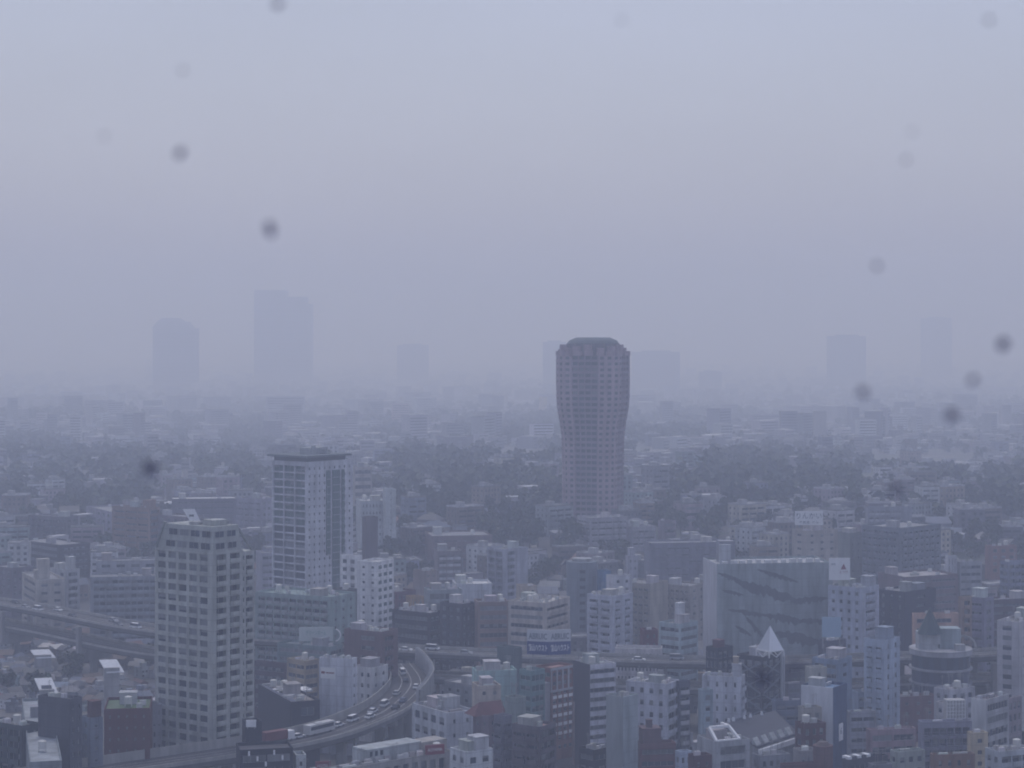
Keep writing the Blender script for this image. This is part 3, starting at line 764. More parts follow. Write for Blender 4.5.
b.quad((-4.2, .8, 7), (1.8, .8, 7), (1.8, 1.1, 7), (-4.2, 1.1, 7)); b.box(-0.9, 0.1, 3.2, 1.4, 0.2, 4.2, 1)
p = P(191, 523, 1000); tag(link('roof_panel', b.mesh('roof_panel', [WHITE, GLASS[0]]), None, tuple(p), 0.2), 'bright white slanting roof panel with one dark slot above the grid-fronted tower', 'roof panel')
B('wide brown-grey apartment slab on the left skyline of near roofs', 28, 66, 78, 517, 1050, 60, (0.14, 0.13, 0.15), (b_, 5, {'fh': .6}), (g, 2), n=3, name='apartment_block')
B('long lilac school-like block with rows of windows', 86, 112, 150, 512, 1090, 30, (0.30, 0.28, 0.35), (g, 5), (g, 6), n=3, fh=3.6)
B('low wide dark block with thin pale roof line behind the grid-fronted tower', 165, 172, 236, 499, 1120, 10, (0.14, 0.13, 0.17), None, (s_, 3, {'fh': .3}), n=3, d=20, roofc=(.5, .5, .5))
B('pale lilac apartment block left of the overhanging-roof tower', 236, 262, 272, 499, 1060, 60, (0.32, 0.31, 0.37), (b_, 4, {'fh': .5}), (g, 2), n=2, name='apartment_block')
B('cream and glass office glimpsed between the two left towers', 256, 262, 276, 553, 900, 20, (0.33, 0.33, 0.38), None, (s_, 2), n=2, base=0)
# ----- centre mid
B('white hospital-like low wing left of its tall white stair slab', 356, 361, 386, 501, 1010, 12, (0.46, 0.49, 0.50), None, (g, 7, {'fw': .4, 'fh': .4}), n=2, roofc=(.5, .5, .5), fh=3.6)
B('tall plain white stair slab right of the hospital-like wing', 383, 386, 396, 489, 1004, 15, (0.50, 0.53, 0.53), None, (g, 1, {'fw': .12, 'fh': .25}), n=0, d=16)
B('banded block with pale rounded balconies behind the overhanging-roof tower', 350, 354, 372, 467, 1120, 14, (0.44, 0.41, 0.38), None, (s_, 1, {'fh': .5}), n=1, fh=4.2, name='apartment_block')
B('dark brown chimney-like block above the white T-shaped tower', 362, 366, 378, 517, 930, 25, (0.10, 0.075, 0.085), None, None, n=0, base=0)
B('dark maroon block at the right shoulder of the white T-shaped tower', 377, 397, 416, 592, 790, 45, (0.13, 0.05, 0.075), (g, 4), (g, 4), n=4)
B('small mustard rooftop-like block among dark roofs', 406, 412, 424, 597, 775, 25, (0.35, 0.26, 0.17), None, (g, 2, SMALLW), n=1)
B('pale cyan glazed office behind the dark navy block', 424, 428, 462, 590, 790, 12, (0.34, 0.39, 0.41), None, (s_, 2, {'fh': .6}), fh=3.8, n=4)
B('dark navy banded office left of the purple-black block', 392, 430, 446, 613, 742, 55, (0.055, 0.045, 0.075), (s_, 1), (s_, 1), n=4, roofc=(.42, .42, .45), fh=3.4)
B('purple-black office with faint cross frames', 440, 462, 476, 604, 738, 50, (0.05, 0.045, 0.07), (g, 3), (g, 3), n=4, roofc=(.35, .35, .38))
B('long white windowless rooftop screen building', 452, 456, 492, 584, 800, 8, (0.62, 0.64, 0.68), None, None, n=3, d=10, roofc=(.6, .6, .6))
B('tan office with seven bands of shaded windows', 474, 478, 509, 602, 735, 10, (0.27, 0.21, 0.19), None, (s_, 1, {'fh': .5}), fh=3.3, n=5)
B('cream banded office with a slanting stepped right flank', 508, 545, 570, 603, 722, 62, (0.43, 0.40, 0.37), (s_, 1, {'fh': .45}), (b_, 1, {'fh': .6}), fh=3.2, n=6, roofc=(.5, .48, .45))
B('small cream gabled stair block on the banded offices', 516, 522, 537, 586, 765, 20, (0.42, 0.38, 0.33), None, (g, 2, SMALLW), n=1)
B('grey-white balcony block standing alone above the banded offices', 487, 503, 528, 549, 905, 40, (0.38, 0.39, 0.45), (b_, 2, {'rail': 'rail'}), (b_, 1, {'fw': .5, 'u': (.05, .6)}), n=3, name='apartment_block', base=3)
B('rust-brown terraced flats in the trees left of centre', 425, 432, 492, 536, 985, 10, (0.19, 0.14, 0.145), None, (b_, 6, {'fh': .5}), n=3, name='apartment_block')
B('low flats with slanting white gallery frames', 434, 438, 462, 551, 925, 12, (0.20, 0.17, 0.18), None, (b_, 3, {'fh': .6}), n=2, name='apartment_block', bc=(.5, .5, .52), base=8)
B('beige wedge-roofed small office in front of the rust flats', 413, 425, 437, 571, 850, 40, (0.27, 0.22, 0.2), None, (g, 2, SMALLW), n=2, base=0)
# silo-like rounded tower
def round_tower():
    p = P(582, 640, 800); t = thing('round_tower', (p.x, p.y, -0.5), 0, 'grey-green rounded tower with a smooth curved front, centre', 'building')
    H_ = CH-(561-HZ)/F*800+.5; b = MB(); b.cyl(0, 0, 0, H_, 6.2, n=28); link('wall', b.mesh('wall', WALL), t, color=(0.19, 0.22, 0.25))
    b = MB(); b.cyl(0, 0, H_, H_+1.2, 4, n=20); link('roof', b.mesh('roof', ROOF), t, color=GREY)
    for i in range(14):
        b = MB(); z = H_-3-i*3.1; b.box(-1.1, -6.3, z-1.2, 1.1, -5.9, z); link('window', b.mesh('window', GLASS[0]), t)
    USED.append((p.x, p.y, 8))
round_tower()
B('small blue-clad block beside the rounded tower', 597, 602, 611, 571, 790, 20, (0.08, 0.17, 0.30), None, None, n=0)
B('white block with pale stair tower right of the blue-clad block', 606, 613, 632, 576, 772, 25, (0.48, 0.48, 0.50), None, (g, 2, SMALLW), n=2)
B('white eleven-storey flats with deep dark balconies, centre', 587, 612, 633, 596, 708, 50, (0.44, 0.45, 0.49), (b_, 2, {'fw': .74, 'fh': .66}), (b_, 2, {'fw': .5, 'fh': .6, 'rail': 'solid'}), name='apartment_block', n=5, fh=2.9, roofc=(.42, .42, .44))
B('sand-coloured flats with peach end wall, right of the white flats', 620, 650, 668, 584, 800, 55, (0.39, 0.35, 0.29), (b_, 5, {'fw': .7, 'fh': .6}), None, name='apartment_block', n=4, cl=None)
B('second sand-coloured flats joined behind the small white clinic', 664, 690, 706, 586, 812, 55, (0.37, 0.34, 0.31), (b_, 5, {'fw': .6, 'fh': .6}), (g, 2, SMALLW), name='apartment_block', n=4)
B('red-fronted low shop in the gap below the sand flats', 640, 644, 658, 630, 720, 10, (0.20, 0.05, 0.065), None, (g, 2, SMALLW), n=1)
B('small mint-white clinic with a square white roof sign', 659, 680, 698, 624, 702, 50, (0.36, 0.41, 0.42), (s_, 1), (s_, 1), fh=3.1, n=2, top=[('sign_box', 674, 686, 603, (.62, .63, .65), .5, 2)])
B('long low white arcade wall with a row of slots, behind the expressway', 613, 615, 661, 648, 697, -8, (0.52, 0.50, 0.50), None, (g, 12, {'fw': .5, 'fh': .55}), n=0, d=8, fh=4)
# ----- around the painted wall
def camo():
    r, wR, wL, H_, g0 = B('huge blank building painted with dark drifting streaks on a grey-green wall', 703, 717, 832, 564, 712, 8, (0.285, 0.315, 0.318), None, None, n=0, cl=(0.47, 0.48, 0.52),
        top=[('penthouse', 717, 733, 541, (.3, .31, .35), .5, 8), ('sign_box', 719, 731, 545, (.55, .57, .6), .25, 1.2)], roofc=(.4, .41, .42), name='painted_hall')
    rn = random.Random(3)
    def streak(px0, px1, y0, y1, th):
        b = MB(); n = 22; up = []; lo = []
        sc = wR/115.0
        for i in range(n+1):
            f = i/n; x = (px0+(px1-px0)*f-717)*sc; z = H_-((y0+(y1-y0)*f)-564)*0.356
            env = sin(pi*min(1, f*1.02+0.02))**0.6
            h = th*0.356*env
            up.append((x, z+h*(.5+.5*rn.uniform(-.4, .4)))); lo.append((x, z-h*(.5+.6*rn.uniform(-.5, .9))))
        for i in range(n):
            b.quad((lo[i][0], 0, lo[i][1]), (lo[i+1][0], 0, lo[i+1][1]), (up[i+1][0], 0, up[i+1][1]), (up[i][0], 0, up[i][1]))
        link('painted_streak', b.mesh('painted_streak', STREAK), r, (0, -0.02-rn.uniform(0, .01), 0))
    STREAK = mat('streak_paint', (0.105, 0.115, 0.135), dirt=.35, scale=.6)
    for q in ((718, 746, 573, 584, 4), (738, 800, 583, 602, 9), (790, 830, 603, 600, 6), (757, 800, 570, 584, 4), (728, 770, 610, 617, 4), (765, 805, 616, 624, 8), (800, 830, 622, 624, 5),
              (735, 752, 626, 637, 4), (722, 745, 590, 596, 3), (775, 825, 634, 646, 9), (745, 765, 617, 640, 6)): streak(*q)
    for i in range(12):
        b = MB(); x = 3+i*3.1; b.box(x, 3, H_-.8, x+R.uniform(1, 2.4), 5, H_+R.uniform(.3, 1.3)); link('roof_unit', b.mesh('roof_unit', METAL), r, color=(.55, .56, .57))
camo()
B('white flat tower right of the painted wall, with four window columns', 828, 862, 879, 588, 700, 50, (0.40, 0.42, 0.47), (g, 4, {'fw': .4, 'fh': .42}), (b_, 1, {'fw': .6, 'fh': .6}), name='apartment_block', fh=3.1, n=5, top=[('penthouse', 862, 876, 576, (.4, .42, .46))])
EMB = [(.5, .5, .5, .5, REDM)]
t = billboard('white rooftop sign box with a small red triangular emblem', 829, 850, 558, 580, 706, WHITE, legs=1.6, extra=None)
b = MB(); b.tri((-1.0, -.26, 0), (1.0, -.26, 0), (0, -.26, 2.0)); link('emblem', b.mesh('emblem', REDM), t, (1.4, 0, 5.4))
txt('ミツワ', 1.0, t, (1.4, -.26, 4.4), 0, REDM, 2.8); txt('本社', .9, t, (-2.2, -.26, 7.2), 0, GREYT, 1.6)
B('grey-blue stepped office with ribbon windows beneath the pale blue hoarding', 812, 838, 852, 660, 640, 55, (0.24, 0.29, 0.36), (s_, 2, {'fw': .8}), (g, 1, SMALLW), n=3)
billboard('pale blue square hoarding facing the painted wall', 822, 841, 617, 637, 655, mat('pale_blue_board', (0.30, 0.42, 0.53), .6, dirt=.15), legs=4)
B('dark roofed low block with machinery under the pale blue hoarding', 818, 830, 846, 641, 668, 40, (.12, .12, .15), None, (g, 2), n=4)
B('pale blue-grey balcony tower with a raised notch, right of the streaked wall', 864, 884, 900, 640, 612, 50, (0.36, 0.40, 0.46), (b_, 2, {'fw': .6, 'fh': .5}), (g, 2, {'fw': .25, 'fh': .5}), name='apartment_block', n=1, fh=3.1,
  top=[('stair_tower', 876, 893, 627, (.28, .33, .41), .4, 6)])
B('navy-black office with a ladder of white sills', 878, 905, 936, 592, 748, 42, (0.045, 0.05, 0.095), (g, 3, {'fw': .3}), (s_, 1, {'fw': .3, 'fh': .3}), n=3, top=[('penthouse', 908, 926, 583, (.25, .27, .3))], fh=3.4)
B('brown wide office with darker banded right half behind the navy office', 878, 905, 958, 577, 830, 25, (0.155, 0.11, 0.12), None, (s_, 2, {'fh': .35}), n=4, roofc=(.35, .33, .33))
B('peach-banded office behind the pointed turret', 912, 915, 959, 614, 690, 6, (0.44, 0.33, 0.28), None, (s_, 1, {'fh': .42, 'u': (.02, .85)}), n=2, fh=3.3, d=14)
B('slim beige slab with dark fire stairs right of the peach-banded office', 958, 962, 972, 597, 705, 20, (0.27, 0.22, 0.19), None, (b_, 1, {'fw': .6}), n=1)
B('mauve balcony tower with a white roof dome, right side', 966, 984, 994, 598, 722, 50, (0.24, 0.23, 0.28), (b_, 1, {'fh': .6, 'fw': .8}), (g, 1), name='apartment_block', n=2)
B('dark brown broad block at the right behind the white tower', 975, 985, 1040, 600, 775, 15, (0.13, 0.10, 0.115), None, (s_, 3, {'fh': .3}), n=3)
B('white-grey tower with a ladder of dark window bands at the right edge', 997, 1019, 1044, 622, 655, 55, (0.42, 0.41, 0.42), (s_, 1, {'fw': .6, 'u': (.1, .8), 'fh': .5}), (g, 2, SMALLW), n=3, fh=3.2)
# turret
def turret():
    p = P(930, 634, 640); w = 3.1; gz0 = 24
    t = thing('turret', (p.x, p.y, p.z-3), 0.3, 'dark green pointed turret roof standing on the white-railed round building', 'turret')
    b = MB(); b.box(-w*.8, -w*.8, 0, w*.8, w*.8, 3.5); link('wall', b.mesh('wall', WALL), t, color=(.4, .42, .43))
    b = MB(); b.cyl(0, 0, 3.5, 11.5, w*1.3, .12, n=8); b.cyl(0, 0, 3.2, 3.5, w*1.36, w*1.3, n=8); link('roof', b.mesh('roof', ROOF), t, color=(.045, .07, .075))
turret()
def ring_building():
    Y = 640; p = P(950, 690, Y); t = thing('round_building', (p.x, p.y+14, -0.5), 0, 'rounded dark glass building ringed by a thick white terrace band, below the turret', 'building')
    H_ = CH-(655-HZ)/F*Y+.5; r = 10.2
    b = MB(); b.cyl(0, 0, 0, H_-1.6, r-.9, n=28); link('wall', b.mesh('wall', WALL), t, color=(.08, .09, .13))
    for z, hh in ((H_-1.6, 1.8), (H_-6.5, .7), (H_-11, .5), (H_-15, .5), (H_-19, .5)):
        b = MB(); b.cyl(0, 0, z, z+hh, r, n=28); link('terrace_band', b.mesh('terrace_band', WALL), t, color=(.40, .40, .42) if z > H_-8 else (.25, .26, .3))
    for i in range(16):
        a = pi+pi*i/15; b = MB(); b.box(-1, -.12, H_-5.6, 1, .02, H_-1.8); link('window', b.mesh('window', GLASS[i % 2]), t, ((r-.85)*cos(a), (r-.85)*sin(a), 0), a+pi/2)
    for x, y, w, d, hh, c in ((-8, -4, 6, 5, 5.6, (.45, .47, .48)), (-1, -3, 7, 6, 6.6, (.33, .39, .40)), (3.5, -7, 3, 2.5, 2, (.4, .4, .4))):
        b = MB(); b.box(x, y, H_+.2, x+w, y+d, H_+.2+hh); link('penthouse', b.mesh('penthouse', WALL), t, color=c)
    b = MB()
    for i in range(9):
        a0 = radians(0+i*20); a1 = a0+radians(20); b.bar((7.5+3.5*cos(a0), -2+2*sin(a0), H_+3.5*sin(a0)+.5), (7.5+3.5*cos(a1), -2+2*sin(a1), H_+3.5*sin(a1)+.5), .35)
    link('arch', b.mesh('arch', CONC), t)
    USED.append((p.x, p.y+14, 14))
ring_building()
# ----- right lower
B('mauve-brown office with white bands and dark sloped gable, lower right', 971, 986, 1009, 700, 572, 48, (0.37, 0.37, 0.38), None, (s_, 1, {'fh': .55, 'fw': .94}), n=2, fh=3.6, roofc=(.14, .11, .13), cl=(0.55, 0.56, 0.57))
B('grid-windowed brown end block beside the white-banded office', 1005, 1008, 1022, 699, 590, 45, (0.27, 0.24, 0.26), None, (g, 3, {'fw': .6, 'fh': .6}), n=1, fh=3.4)
B('white stacked terraces piled above the lattice panel, right', 934, 950, 975, 690, 600, 35, (0.42, 0.42, 0.44), (g, 2), (g, 3), n=8)
B('pale crooked white house leaning on the stacked terraces', 936, 944, 957, 703, 585, 30, (0.46, 0.45, 0.45), (g, 1), (g, 2), n=3)
p = P(956, 722, 566)
t = thing('lattice_panel', (p.x, p.y, p.z-3), .1, 'white square-lattice roof screen box at the lower right', 'roof screen')
b = MB(); b.box(-2.7, 0, 3, 2.7, 3, 9.2); link('panel', b.mesh('panel', mat('screen_grey', (.38, .38, .38))), t)
b = MB()
for i in range(7): b.box(-2.7+i*.88, -.2, 3, -2.58+i*.88, -.02, 9.2)
for i in range(7): b.box(-2.7, -.32, 3+i*1.02, 2.7, -.202, 3.1+i*1.02)
link('lattice', b.mesh('lattice', WHITE), t)
for x in (-2.3, 2.1): b = MB(); b.box(x, 0, 0, x+.25, .25, 3); link('leg', b.mesh('leg', METAL), t, color=(.4, .4, .4))
B('lavender-grey flats with deep shaded galleries under the lattice panel', 918, 922, 972, 722, 560, 8, (0.26, 0.26, 0.31), None, (b_, 6, {'fh': .7, 'rail': 'rail'}), n=5, name='apartment_block', roofc=(.38, .38, .4), d=13)
B('small beige box house right of the lavender galleries', 967, 972, 988, 733, 545, 15, (0.43, 0.38, 0.30), None, (g, 1, SMALLW), n=1)
B('orange-brick round-shouldered house at the bottom, right of centre', 930, 934, 975, 755, 520, 10, (0.22, 0.15, 0.12), None, (g, 4, {'fw': .35}), n=3)
B('white terraced houses at the bottom right corner', 985, 1000, 1034, 752, 525, 25, (0.42, 0.44, 0.46), (g, 2), (b_, 3), n=4, name='apartment_block')
B('low pink terrace with a glazed front, lower right', 866, 870, 916, 730, 566, 12, (0.33, 0.26, 0.28), None, (s_, 2, {'fh': .5}), n=4, roofc=(.5, .46, .46), fh=3.4, d=10)
B('rose-brown plain block behind the pink terrace', 893, 900, 937, 697, 628, 15, (0.20, 0.13, 0.135), None, (g, 3, {'fw': .3, 'fh': .3}), n=5, roofc=(.2, .2, .2))
B('grey-white office with slit windows left of the pink terrace', 846, 850, 876, 712, 590, 12, (0.34, 0.35, 0.38), None, (s_, 2, {'fh': .4}), n=3)
B('small grey-blue office behind the blue-sided slab', 852, 858, 880, 692, 622, 15, (0.27, 0.31, 0.37), None, (s_, 2), n=3)
r, wR, wL, H_, g0 = B('slab with a blank white left face and bright blue right side', 801, 833, 847, 688, 572, 58, (0.085, 0.12, 0.20), None, None, n=1, cl=(0.60, 0.62, 0.66), roofc=(.15, .25, .4))
b = MB(); b.box(0, -.12, 0, 3.0, -.01, 5); link('sign_panel', b.mesh('sign_panel', WHITE), r, (wR*.4, 0, H_-16)); txt('6', 1.8, r, (wR*.4+1.5, -.16, H_-13.2), 0, GREYT)
B('beige rooftop-height block behind the blue-sided slab', 805, 812, 827, 668, 600, 20, (0.36, 0.36, 0.33), None, (g, 1, {'fw': .15}), n=0)
B('red-brown house with tall dark windows in front of the blue-sided slab', 795, 803, 826, 724, 552, 20, (0.15, 0.075, 0.078), (g, 1), (g, 3, {'fw': .5, 'fh': .6}), n=4, roofc=(.1, .1, .12))
B('pale roof cluster house above the red-brown house', 798, 804, 822, 708, 566, 20, (.3, .29, .27), None, (g, 2), n=5)
B('greyish villa with arched dormers below the red-brown house', 793, 800, 818, 751, 535, 15, (.28, .27, .27), None, (g, 3), n=2)
def drum():
    p = P(823, 765, 520); t = thing('round_building', (p.x, p.y, -.5), 0, 'brown brick drum building at the bottom edge left of the striped awning roof', 'building')
    H_ = CH-(745-HZ)/F*520+.5; b = MB(); b.cyl(0, 0, 0, H_, 2.6, n=20); link('wall', b.mesh('wall', WALL), t, color=(.14, .08, .08))
    b = MB(); b.cyl(0, 0, H_, H_+.9, 2.0, 1.2, n=16); link('roof', b.mesh('roof', ROOF), t, color=(.1, .07, .07)); USED.append((p.x, p.y, 3))
drum()
r, wR, wL, H_, g0 = B('low building with a pale louvred curving roof edge at the bottom', 842, 848, 888, 760, 530, 30, (.10, .10, .12), None, (s_, 1), n=0, roofc=(.42, .42, .44), d=7)
for i in range(6):
    b = MB(); b.box(1+i*1.6, 1, H_-.79, 2.2+i*1.6, 3.6, H_+.5); link('skylight', b.mesh('skylight', [GLASS[0]] if i % 2 else [WHITE]), r)
B('mint-roofed small house cluster at the bottom right of the awning', 890, 897, 925, 752, 540, 20, (.34, .36, .34), (g, 1), (g, 3), n=4, roofc=(.3, .42, .38))
B('low house with dark hipped roof beside the mint roof', 868, 874, 892, 765, 515, 20, (.2, .2, .22), None, (g, 2), n=1)

# ----- centre lower
def sign_tower():
    r, wR, wL, H_, g0 = B('slim brown-tiled office with white window bands carrying the blue and white roof sign', 536, 551, 574, 668, 610, 45, (0.24, 0.145, 0.13), (s_, 1, {'fh': .5, 'g': 3}),
        (g, 4, {'fw': .62, 'fh': .42}), fh=2.8, n=0, name='office_tower', roofc=(.35, .2, .18))
    for i in range(int(H_/2.8)-3):
        if i < 2: continue
        for j in range(4):
            b = MB(); b.box(0, -.1, 0, wR/4*.66, -.01, 1.0); link('spandrel', b.mesh('spandrel', WHITE), r, (wR*(.04+.92*(j+.17)/4), 0, H_-1-(i+1)*2.8-.3+.0))
    b = MB(); b.box(-.25, -.25, H_-7.5, wR+.1, -.012, H_-6.9); b.box(-.25, -.25, H_-.9, wR+.1, -.012, H_-.2)
    for j in range(5): b.box(wR*j/4-.35+(.3 if j == 0 else 0)-(.05 if j==4 else 0), -.3, H_-6.88, wR*j/4+.25, -.012, H_-.92)
    link('white_frame', b.mesh('white_frame', WALL), r, color=(.46, .46, .48))
    # stair and glass annex on the left
    b = MB(); b.box(-3.5, wL*.05, 0, -.02, wL, H_-4.5); link('annex', b.mesh('annex', WALL), r, color=(.42, .42, .44))
    # rooftop sign: two boards meeting at the corner
    Y = 610; p = P(549, 657, Y); t = thing('roof_sign', (p.x, p.y, p.z), 0, 'large two-faced roof sign, pale letters above and white characters on a navy band', 'sign')
    w = 22/F*Y/cos(.25)
    for s in (-1, 1):
        rot = -s*.0+(.30 if s > 0 else -.30)
        sub = lambda nm, me, z=0: link(nm, me, t, (0, 0, 0), rot)
        x0, x1 = (0.02, w) if s > 0 else (-w, -.02)
        b = MB(); b.box(x0, -.2, .6, x1, .2, 4.6); sub('sign_band', b.mesh('sign_band', NAVY))
        b = MB(); b.box(x0, -.2, 4.62, x1, .2, 8.2); sub('sign_board', b.mesh('sign_board', mat('board_white', (.52, .54, .57), dirt=.15)))
        M = Matrix.Rotation(rot, 3, 'Z'); c = M @ Vector(((x0+x1)/2, -.24, 2.7)); txt('飯山ハウスト', 2.2, t, tuple(c), rot, WHITE, w*.86, bold=.02)
        c = M @ Vector(((x0+x1)/2, -.24, 6.2)); txt('ABRUIC', 1.9, t, tuple(c), rot, GREYT, w*.84, bold=.02)
    for x, y in ((-5, 0), (0, 0), (5, 0)):
        b = MB(); b.box(x-.15, 1.6, -.2, x+.15, 2.0, 6); b.bar((x, .3, 6), (x, 1.6, 6), .1); link('strut', b.mesh('strut', METAL), t, color=(.25, .25, .25))
    for k in range(3):
        b = MB(); b.box(-5.6, 1.9, 1.0+k*2, 5.6, 2.3, 1.25+k*2); link('rail', b.mesh('rail', METAL), t, color=(.25, .25, .25))
sign_tower()
B('grey-green glass stair block left of the brown-tiled sign tower', 519, 531, 545, 671, 600, 45, (0.19, 0.27, 0.27), (s_, 1, {'g': 3}), (s_, 1, {'g': 3, 'fh': .6}), n=2)
B('small brown wing with square windows right of the sign tower', 572, 574, 583, 702, 604, 15, (0.30, 0.24, 0.23), None, (g, 1, {'fw': .6, 'fh': .5}), n=0, d=12)
B('black-sided office with white and dark striped front', 573, 590, 616, 665, 596, 28, (0.50, 0.50, 0.53), None, (s_, 1, {'fw': .98, 'fh': .52, 'd': 1.0, 'u': (.0, 1.0)}), fh=2.78, n=3, cl=(0.05, 0.048, 0.062), roofc=(.45, .45, .47))
B('tall windowless pale green tiled slab', 606, 623, 638, 697, 535, 48, (0.31, 0.34, 0.35), (g, 9, {'fw': .5, 'fh': .25, 'd': .04, 'g': 2}) if False else None, None, n=1, roofc=(.25, .25, .25), cl=(.29, .32, .33))
B('white office with punched windows and a dark glass stair, lower centre', 626, 667, 679, 684, 603, 62, (0.50, 0.51, 0.55), (g, 4, {'fw': .42, 'fh': .45}), (b_, 1, {'fw': .8, 'fh': .7}), n=7, fh=3.6, roofc=(.45, .43, .4))
B('narrow dark glass stairwell with slanting white flights', 676, 679, 690, 681, 608, 30, (.12, .13, .17), None, (b_, 1, {'fw': .8, 'fh': .6}), n=0, bc=(.5, .5, .53))
B('brown stepped round terraces at the foot of the white office', 636, 640, 676, 744, 540, 10, (0.19, 0.12, 0.125), None, (s_, 1, {'fh': .45, 'fw': .98, 'd': .8}), n=0, fh=3.2,
  top=[('penthouse', 640, 661, 728, (.14, .09, .1), .4, 5), ('penthouse', 646, 652, 720, (.13, .09, .1), .5, 3)])
B('little white-blue bay-fronted house right of the round terraces', 675, 680, 692, 752, 532, 25, (.38, .42, .48), (g, 1), (g, 2), n=1)
B('dark low office with pale roof in front of the striped office', 579, 594, 611, 750, 545, 42, (0.075, 0.08, 0.10), (s_, 1), (s_, 1), n=3, roofc=(.4, .42, .42))
B('grey-green blank tower left of the sign tower', 505, 516, 526, 698, 540, 45, (0.25, 0.28, 0.27), None, None, n=1)
B('brown-grey flats with a hexagonal bay front at the bottom', 512, 540, 556, 727, 518, 58, (0.155, 0.14, 0.155), (b_, 2, {'fh': .6}), (b_, 1), name='apartment_block', n=2, roofc=(.3, .2, .2), fh=3.0)
B('fire-stair side of a grey flat with slanting white rails, bottom centre', 494, 503, 512, 716, 530, 45, (0.19, 0.19, 0.22), (b_, 1, {'fh': .55}), (b_, 1, {'fh': .55}), name='apartment_block', n=1)
B('mauve-brown house wall under the red gable', 473, 489, 497, 716, 545, 58, (0.20, 0.17, 0.19), (g, 2, SMALLW), (g, 1, SMALLW), n=0, roofc=(.2, .06, .06))
def red_gable():
    p = P(485, 716, 546); b = MB(); w = 5; d = 6; h = 3.2
    b.quad((-w, -d/2, 0), (w, -d/2, 0), (w, 0, h), (-w+3, 0, h)); b.quad((w, d/2, 0), (-w, d/2, 0), (-w+3, 0, h), (w, 0, h)); b.tri((w, -d/2, 0), (w, d/2, 0), (w, 0, h)); b.tri((-w, -d/2, 0), (-w+3, 0, h), (-w, d/2, 0))
    tag(link('gable_roof', b.mesh('gable_roof', ROOF), None, (p.x, p.y+4, p.z), .5, color=(.12, .045, .05)), 'dark red gable roof on the mauve-brown house', 'roof')
red_gable()
B('mint-green plain building below the expressway', 472, 476, 517, 671, 618, 10, (0.34, 0.44, 0.43), None, None, n=3, d=12, roofc=(.35, .45, .44))
B('buff box building in front of the mint-green one', 472, 478, 501, 686, 596, 14, (0.42, 0.38, 0.34), None, (g, 2, SMALLW), n=2)
B('dark slab standing on the expressway edge left of the roof sign', 497, 515, 522, 648, 640, 50, (0.13, 0.16, 0.17), None, None, n=0)
B('white office with four large upper windows beside the expressway bend', 412, 447, 475, 713, 558, 34, (0.47, 0.48, 0.50), (g, 4, {'fw': .62, 'fh': .55}), (g, 2, {'fw': .2, 'fh': .3}), fh=4.0, n=3, roofc=(.2, .2, .22), cl=None,
  top=[('penthouse', 436, 452, 700, (.4, .42, .42), .6, 5), ('penthouse', 455, 476, 694, (.44, .45, .46), .8, 5)])
r, wR, wL, H_, g0 = B('long pale low hall with tall windows along the bottom edge', 290, 300, 452, 776, 478, 40, (0.33, 0.32, 0.31), None, (g, 15, {'fw': .62, 'fh': .72, 'd': .5}), fh=4.6, n=12, roofc=(.27, .27, .27), d=17)
b = MB(); b.box(0, 0, 0, 17, 6, 3.6); link('penthouse', b.mesh('penthouse', WALL), r, (wR*.47, 3, H_-.79), color=(.42, .45, .45))
for i in range(3): b = MB(); b.box(0, -.08, 0, .8, -.01, 1.2); link('window', b.mesh('window', GLASS[0]), r, (wR*.47+1+i*1.6, 3, H_+1))
b = MB(); b.box(0, 0, 0, 9, 5, 3.2); link('penthouse', b.mesh('penthouse', WALL), r, (wR*.82, 3, H_-.79), color=(.38, .36, .33))
pc = P(435, 745, 503); t = thing('roof_sign', (pc.x, pc.y-1.5, pc.z-3), .35, 'dark red rooftop sign with pale letters on the long low hall', 'sign')
b = MB(); b.box(-2.5, -.2, 1, 2.5, .2, 3.4); link('panel', b.mesh('panel', REDM), t); txt('AOYAMA', .8, t, (0, -.24, 2.2), 0, WHITE, 3.8)
for x in (-2, 2): b = MB(); b.box(x-.1, -.1, 0, x+.1, .1, 1); link('strut', b.mesh('strut', METAL), t, color=(.3, .3, .3))
pc = P(323, 766, 500); t = thing('roof_sign', (pc.x, pc.y, pc.z-2), .2, 'small crimson sign at the bottom edge below the traffic', 'sign')
b = MB(); b.box(-1.9, -.2, 1, 1.9, .2, 3.2); link('panel', b.mesh('panel', REDM), t); txt('HOTEL', .7, t, (0, -.24, 2.1), 0, WHITE, 2.8)
for x in (-1.5, 1.5): b = MB(); b.box(x-.1, -.1, -6, x+.1, .1, 1); link('strut', b.mesh('strut', METAL), t, color=(.3, .3, .3))
B('white two-part house with a slanted bright roof at the bottom centre', 450, 466, 493, 752, 490, 35, (0.50, 0.51, 0.52), (g, 2), (g, 2), n=1, roofc=(.6, .6, .62), top=[('stair_tower', 468, 488, 736, (.5, .5, .52), .5, 4)])
r, wR, wL, H_, g0 = B('black glass office in the bottom foreground left of the pale hall', 236, 240, 293, 750, 500, 14, (0.03, 0.035, 0.05), None, (s_, 2, {'fh': .6}), n=0, roofc=(.05, .05, .06), d=10)
for i in range(5):
    b = MB(); b.box(0, -.1, 0, .5, -.02, 1.2); link('lit_panel', b.mesh('lit_panel', WHITE), r, (2+i*2.1, 0, H_-1.6-(i % 3)*1.4))
B('narrow black tower with a small lit sign, at the expressway edge', 242, 246, 262, 722, 530, 20, (0.035, 0.04, 0.06), None, None, n=0, top=(), d=6)
billboard('small white sign with a blue edge on the narrow black tower', 246, 256, 720, 727, 528, WHITE, legs=.5)
B('small white kiosk box beside the expressway edge', 293, 296, 306, 755, 505, 15, (.4, .42, .42), None, (g, 1, SMALLW), n=0, d=5)
